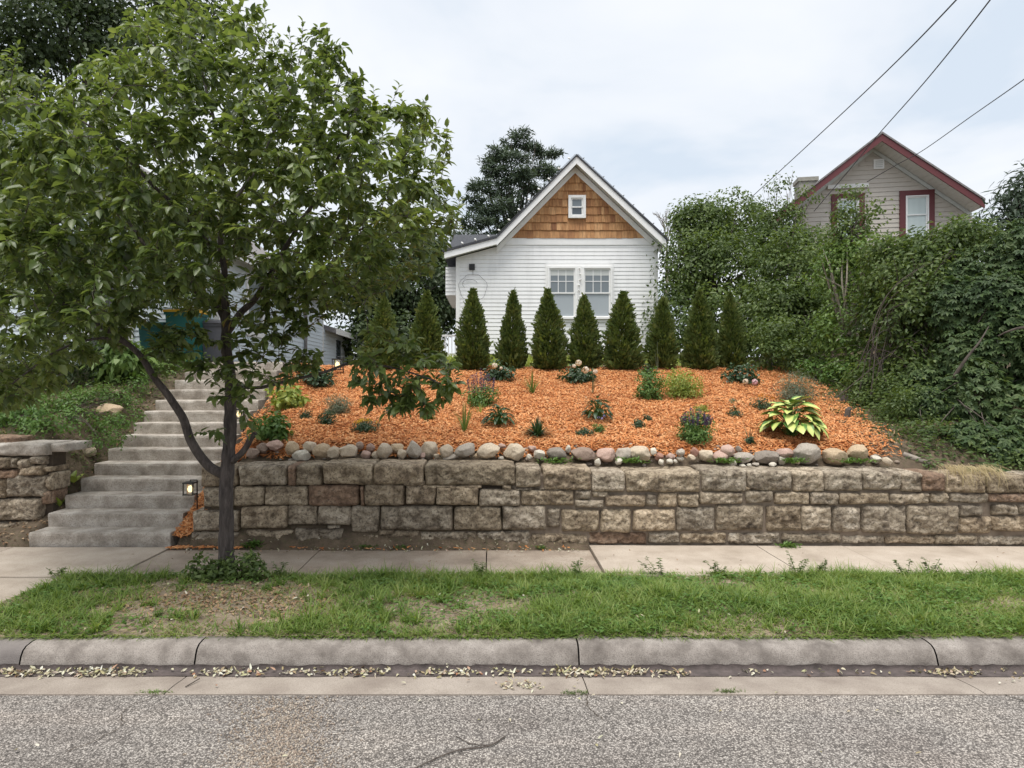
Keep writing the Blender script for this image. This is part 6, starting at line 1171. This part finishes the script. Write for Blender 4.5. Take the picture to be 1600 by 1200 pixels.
# fallen twigs
def twig(label, pts, r_=.004):
    q = MB(); q.tube(crom([Vector(((px - CX) / F * y_, y_, -.124)) for px, y_ in pts], 4), r_, 5); tag(q.build('fallen_twig', M['twig'], None), label, 'twig')
twig('long curved twig lying on the road at the bottom of the picture', [(645, 3.38), (690, 3.5), (720, 3.56), (765, 3.6), (790, 3.7)], .004); twig('short twig branching above the long one on the road', [(712, 3.7), (735, 3.62), (765, 3.6)], .003); twig('small stick on the gutter pan left of the grass tuft', [(290, 4.30), (312, 4.42)], .004)
def crack(x0, pts, label):
    P = [(x, y_, z) for x, y_, z in pts]; q = MB(); q.tube(P, .006, 4); tag(q.build('pan_crack', M['gap'], None), label, 'crack')
def ribbon(parent, pts, w, name='crack'):
    P = crom([Vector(p_) for p_ in pts], 8); V_, F_ = [], []
    for i_, p_ in enumerate(P):
        d_ = (P[min(i_ + 1, len(P) - 1)] - P[max(i_ - 1, 0)]).normalized(); s_ = Vector((-d_.y, d_.x, 0)); j_ = Vector((random.gauss(0, .006), random.gauss(0, .006), 0)); ww = w * random.uniform(.4, 1.2)
        V_ += [tuple(p_ + j_ + s_ * ww), tuple(p_ + j_ - s_ * ww)]
        if i_: F_.append((2*i_-2, 2*i_-1, 2*i_+1, 2*i_))
    q = MB(); q.add(V_, F_); o = q.build(name, M['gap']); o.parent = parent
ribbon(road, [(3.36, 4.21, -.129), (3.43, 4.1, -.1285), (3.5, 3.98, -.128), (3.62, 3.86, -.127), (3.75, 3.7, -.127)], .006)
ribbon(road, [(.63, 4.21, -.129), (.60, 4.05, -.1285), (.66, 3.9, -.128)], .003)
ribbon(road, [(-2.2, 4.21, -.129), (-2.3, 4.0, -.128), (-2.22, 3.8, -.127), (-2.35, 3.55, -.127)], .003)
p = ground_at
def pan_weed(px, Y, label, m='lf_light'):
    x = X_(px, Y); b0 = empty('gutter_weed', (x, Y, -.13), label, 'weed', 'weeds in the gutter'); n = 70; a = rng.random(n) * 6.283; leaf_obj('foliage', leaf_arrays(np.stack([x + rng.normal(0, .05, n), Y + rng.normal(0, .012, n), np.full(n, -.13)], 1), np.stack([np.cos(a), np.sin(a) * .5, .5 + rng.random(n)], 1), np.tile([0, 0, 1.], (n, 1)), .03, .006, 'blade', .4), M[m], b0)
pan_weed(240, 4.23, 'small grass tuft growing at the gutter edge, left side'); pan_weed(1135, 4.24, 'tiny weed at the gutter edge on the right', 'lf_mid'); pan_weed(900, 4.22, 'thin weed line at the gutter edge at centre', 'lf_mid')
# leafy ground cover on the banks
n = 15000; x = np.concatenate([rng.uniform(4.9, 8.5, n * 2 // 3), rng.uniform(-9, -5.55, n // 3)]); y = np.concatenate([rng.uniform(8.02, 12.5, n * 2 // 3), rng.uniform(8.3, 13, n // 3)]); n = len(x); pt = fbm(x * 1.4, y * 1.4, 1.3); k = (np.where(x > 0, x > mulch_right(y) + .15 + .3 * rng.random(n), True)) & (pt + .6 * rng.random(n) > np.where(x > 0, -.15, .12)); x, y, pt = x[k], y[k], pt[k]; n = len(x); a = rng.random(n) * 6.283; hh = rng.random(n) ** 1.5 * (.10 + .22 * np.clip(pt + .3, 0, 1))
tag(leaf_obj('bank_ground_leaves', leaf_arrays(np.stack([x, y, gz(x, y) + .01 + hh], 1), np.stack([np.cos(a), np.sin(a), .1 + .3 * rng.random(n)], 1), np.tile([0, -.25, 1.], (n, 1)) + rdir(n) * .45, .045 + .05 * rng.random(n), .024 + .02 * rng.random(n), 'ovate', .25), M['lf_mid']), 'leafy weeds covering the banks on both sides of the bed', 'weeds', kind='stuff')
# yellow-green lawn behind the arborvitae
n = 9000; x = rng.uniform(-3, 5.5, n); y = rng.uniform(13.7, 16.9, n); a = rng.random(n) * 6.283
tag(leaf_obj('lawn', leaf_arrays(np.stack([x, y, gz(x, y)], 1), np.stack([np.cos(a) * .5, np.sin(a) * .5, np.ones(n)], 1), np.tile([0, 0, 1.], (n, 1)), .09 + .12 * rng.random(n), .018, 'blade', .3), M['lf_lime']), 'yellow-green lawn behind the arborvitae', 'grass', kind='stuff')
n = 30000; x = np.concatenate([rng.uniform(-9, -5.5, n // 2), rng.uniform(5.2, 8, n // 2)]); y = rng.uniform(8.2, 14, n); k = rng.random(n) < .8 + .6 * fbm(x, y, 2); x, y = x[k], y[k]; n = len(x); a = rng.random(n) * 6.283
tag(leaf_obj('bank_grass', leaf_arrays(np.stack([x, y, gz(x, y)], 1), np.stack([np.cos(a) * .7, np.sin(a) * .7, np.ones(n)], 1), np.tile([0, 0, 1.], (n, 1)) + rdir(n) * .3, .04 + .08 * rng.random(n), .01, 'blade', .4), M['lf_mid']), 'sparse weeds and grass on the banks beside the bed', 'grass', kind='stuff')
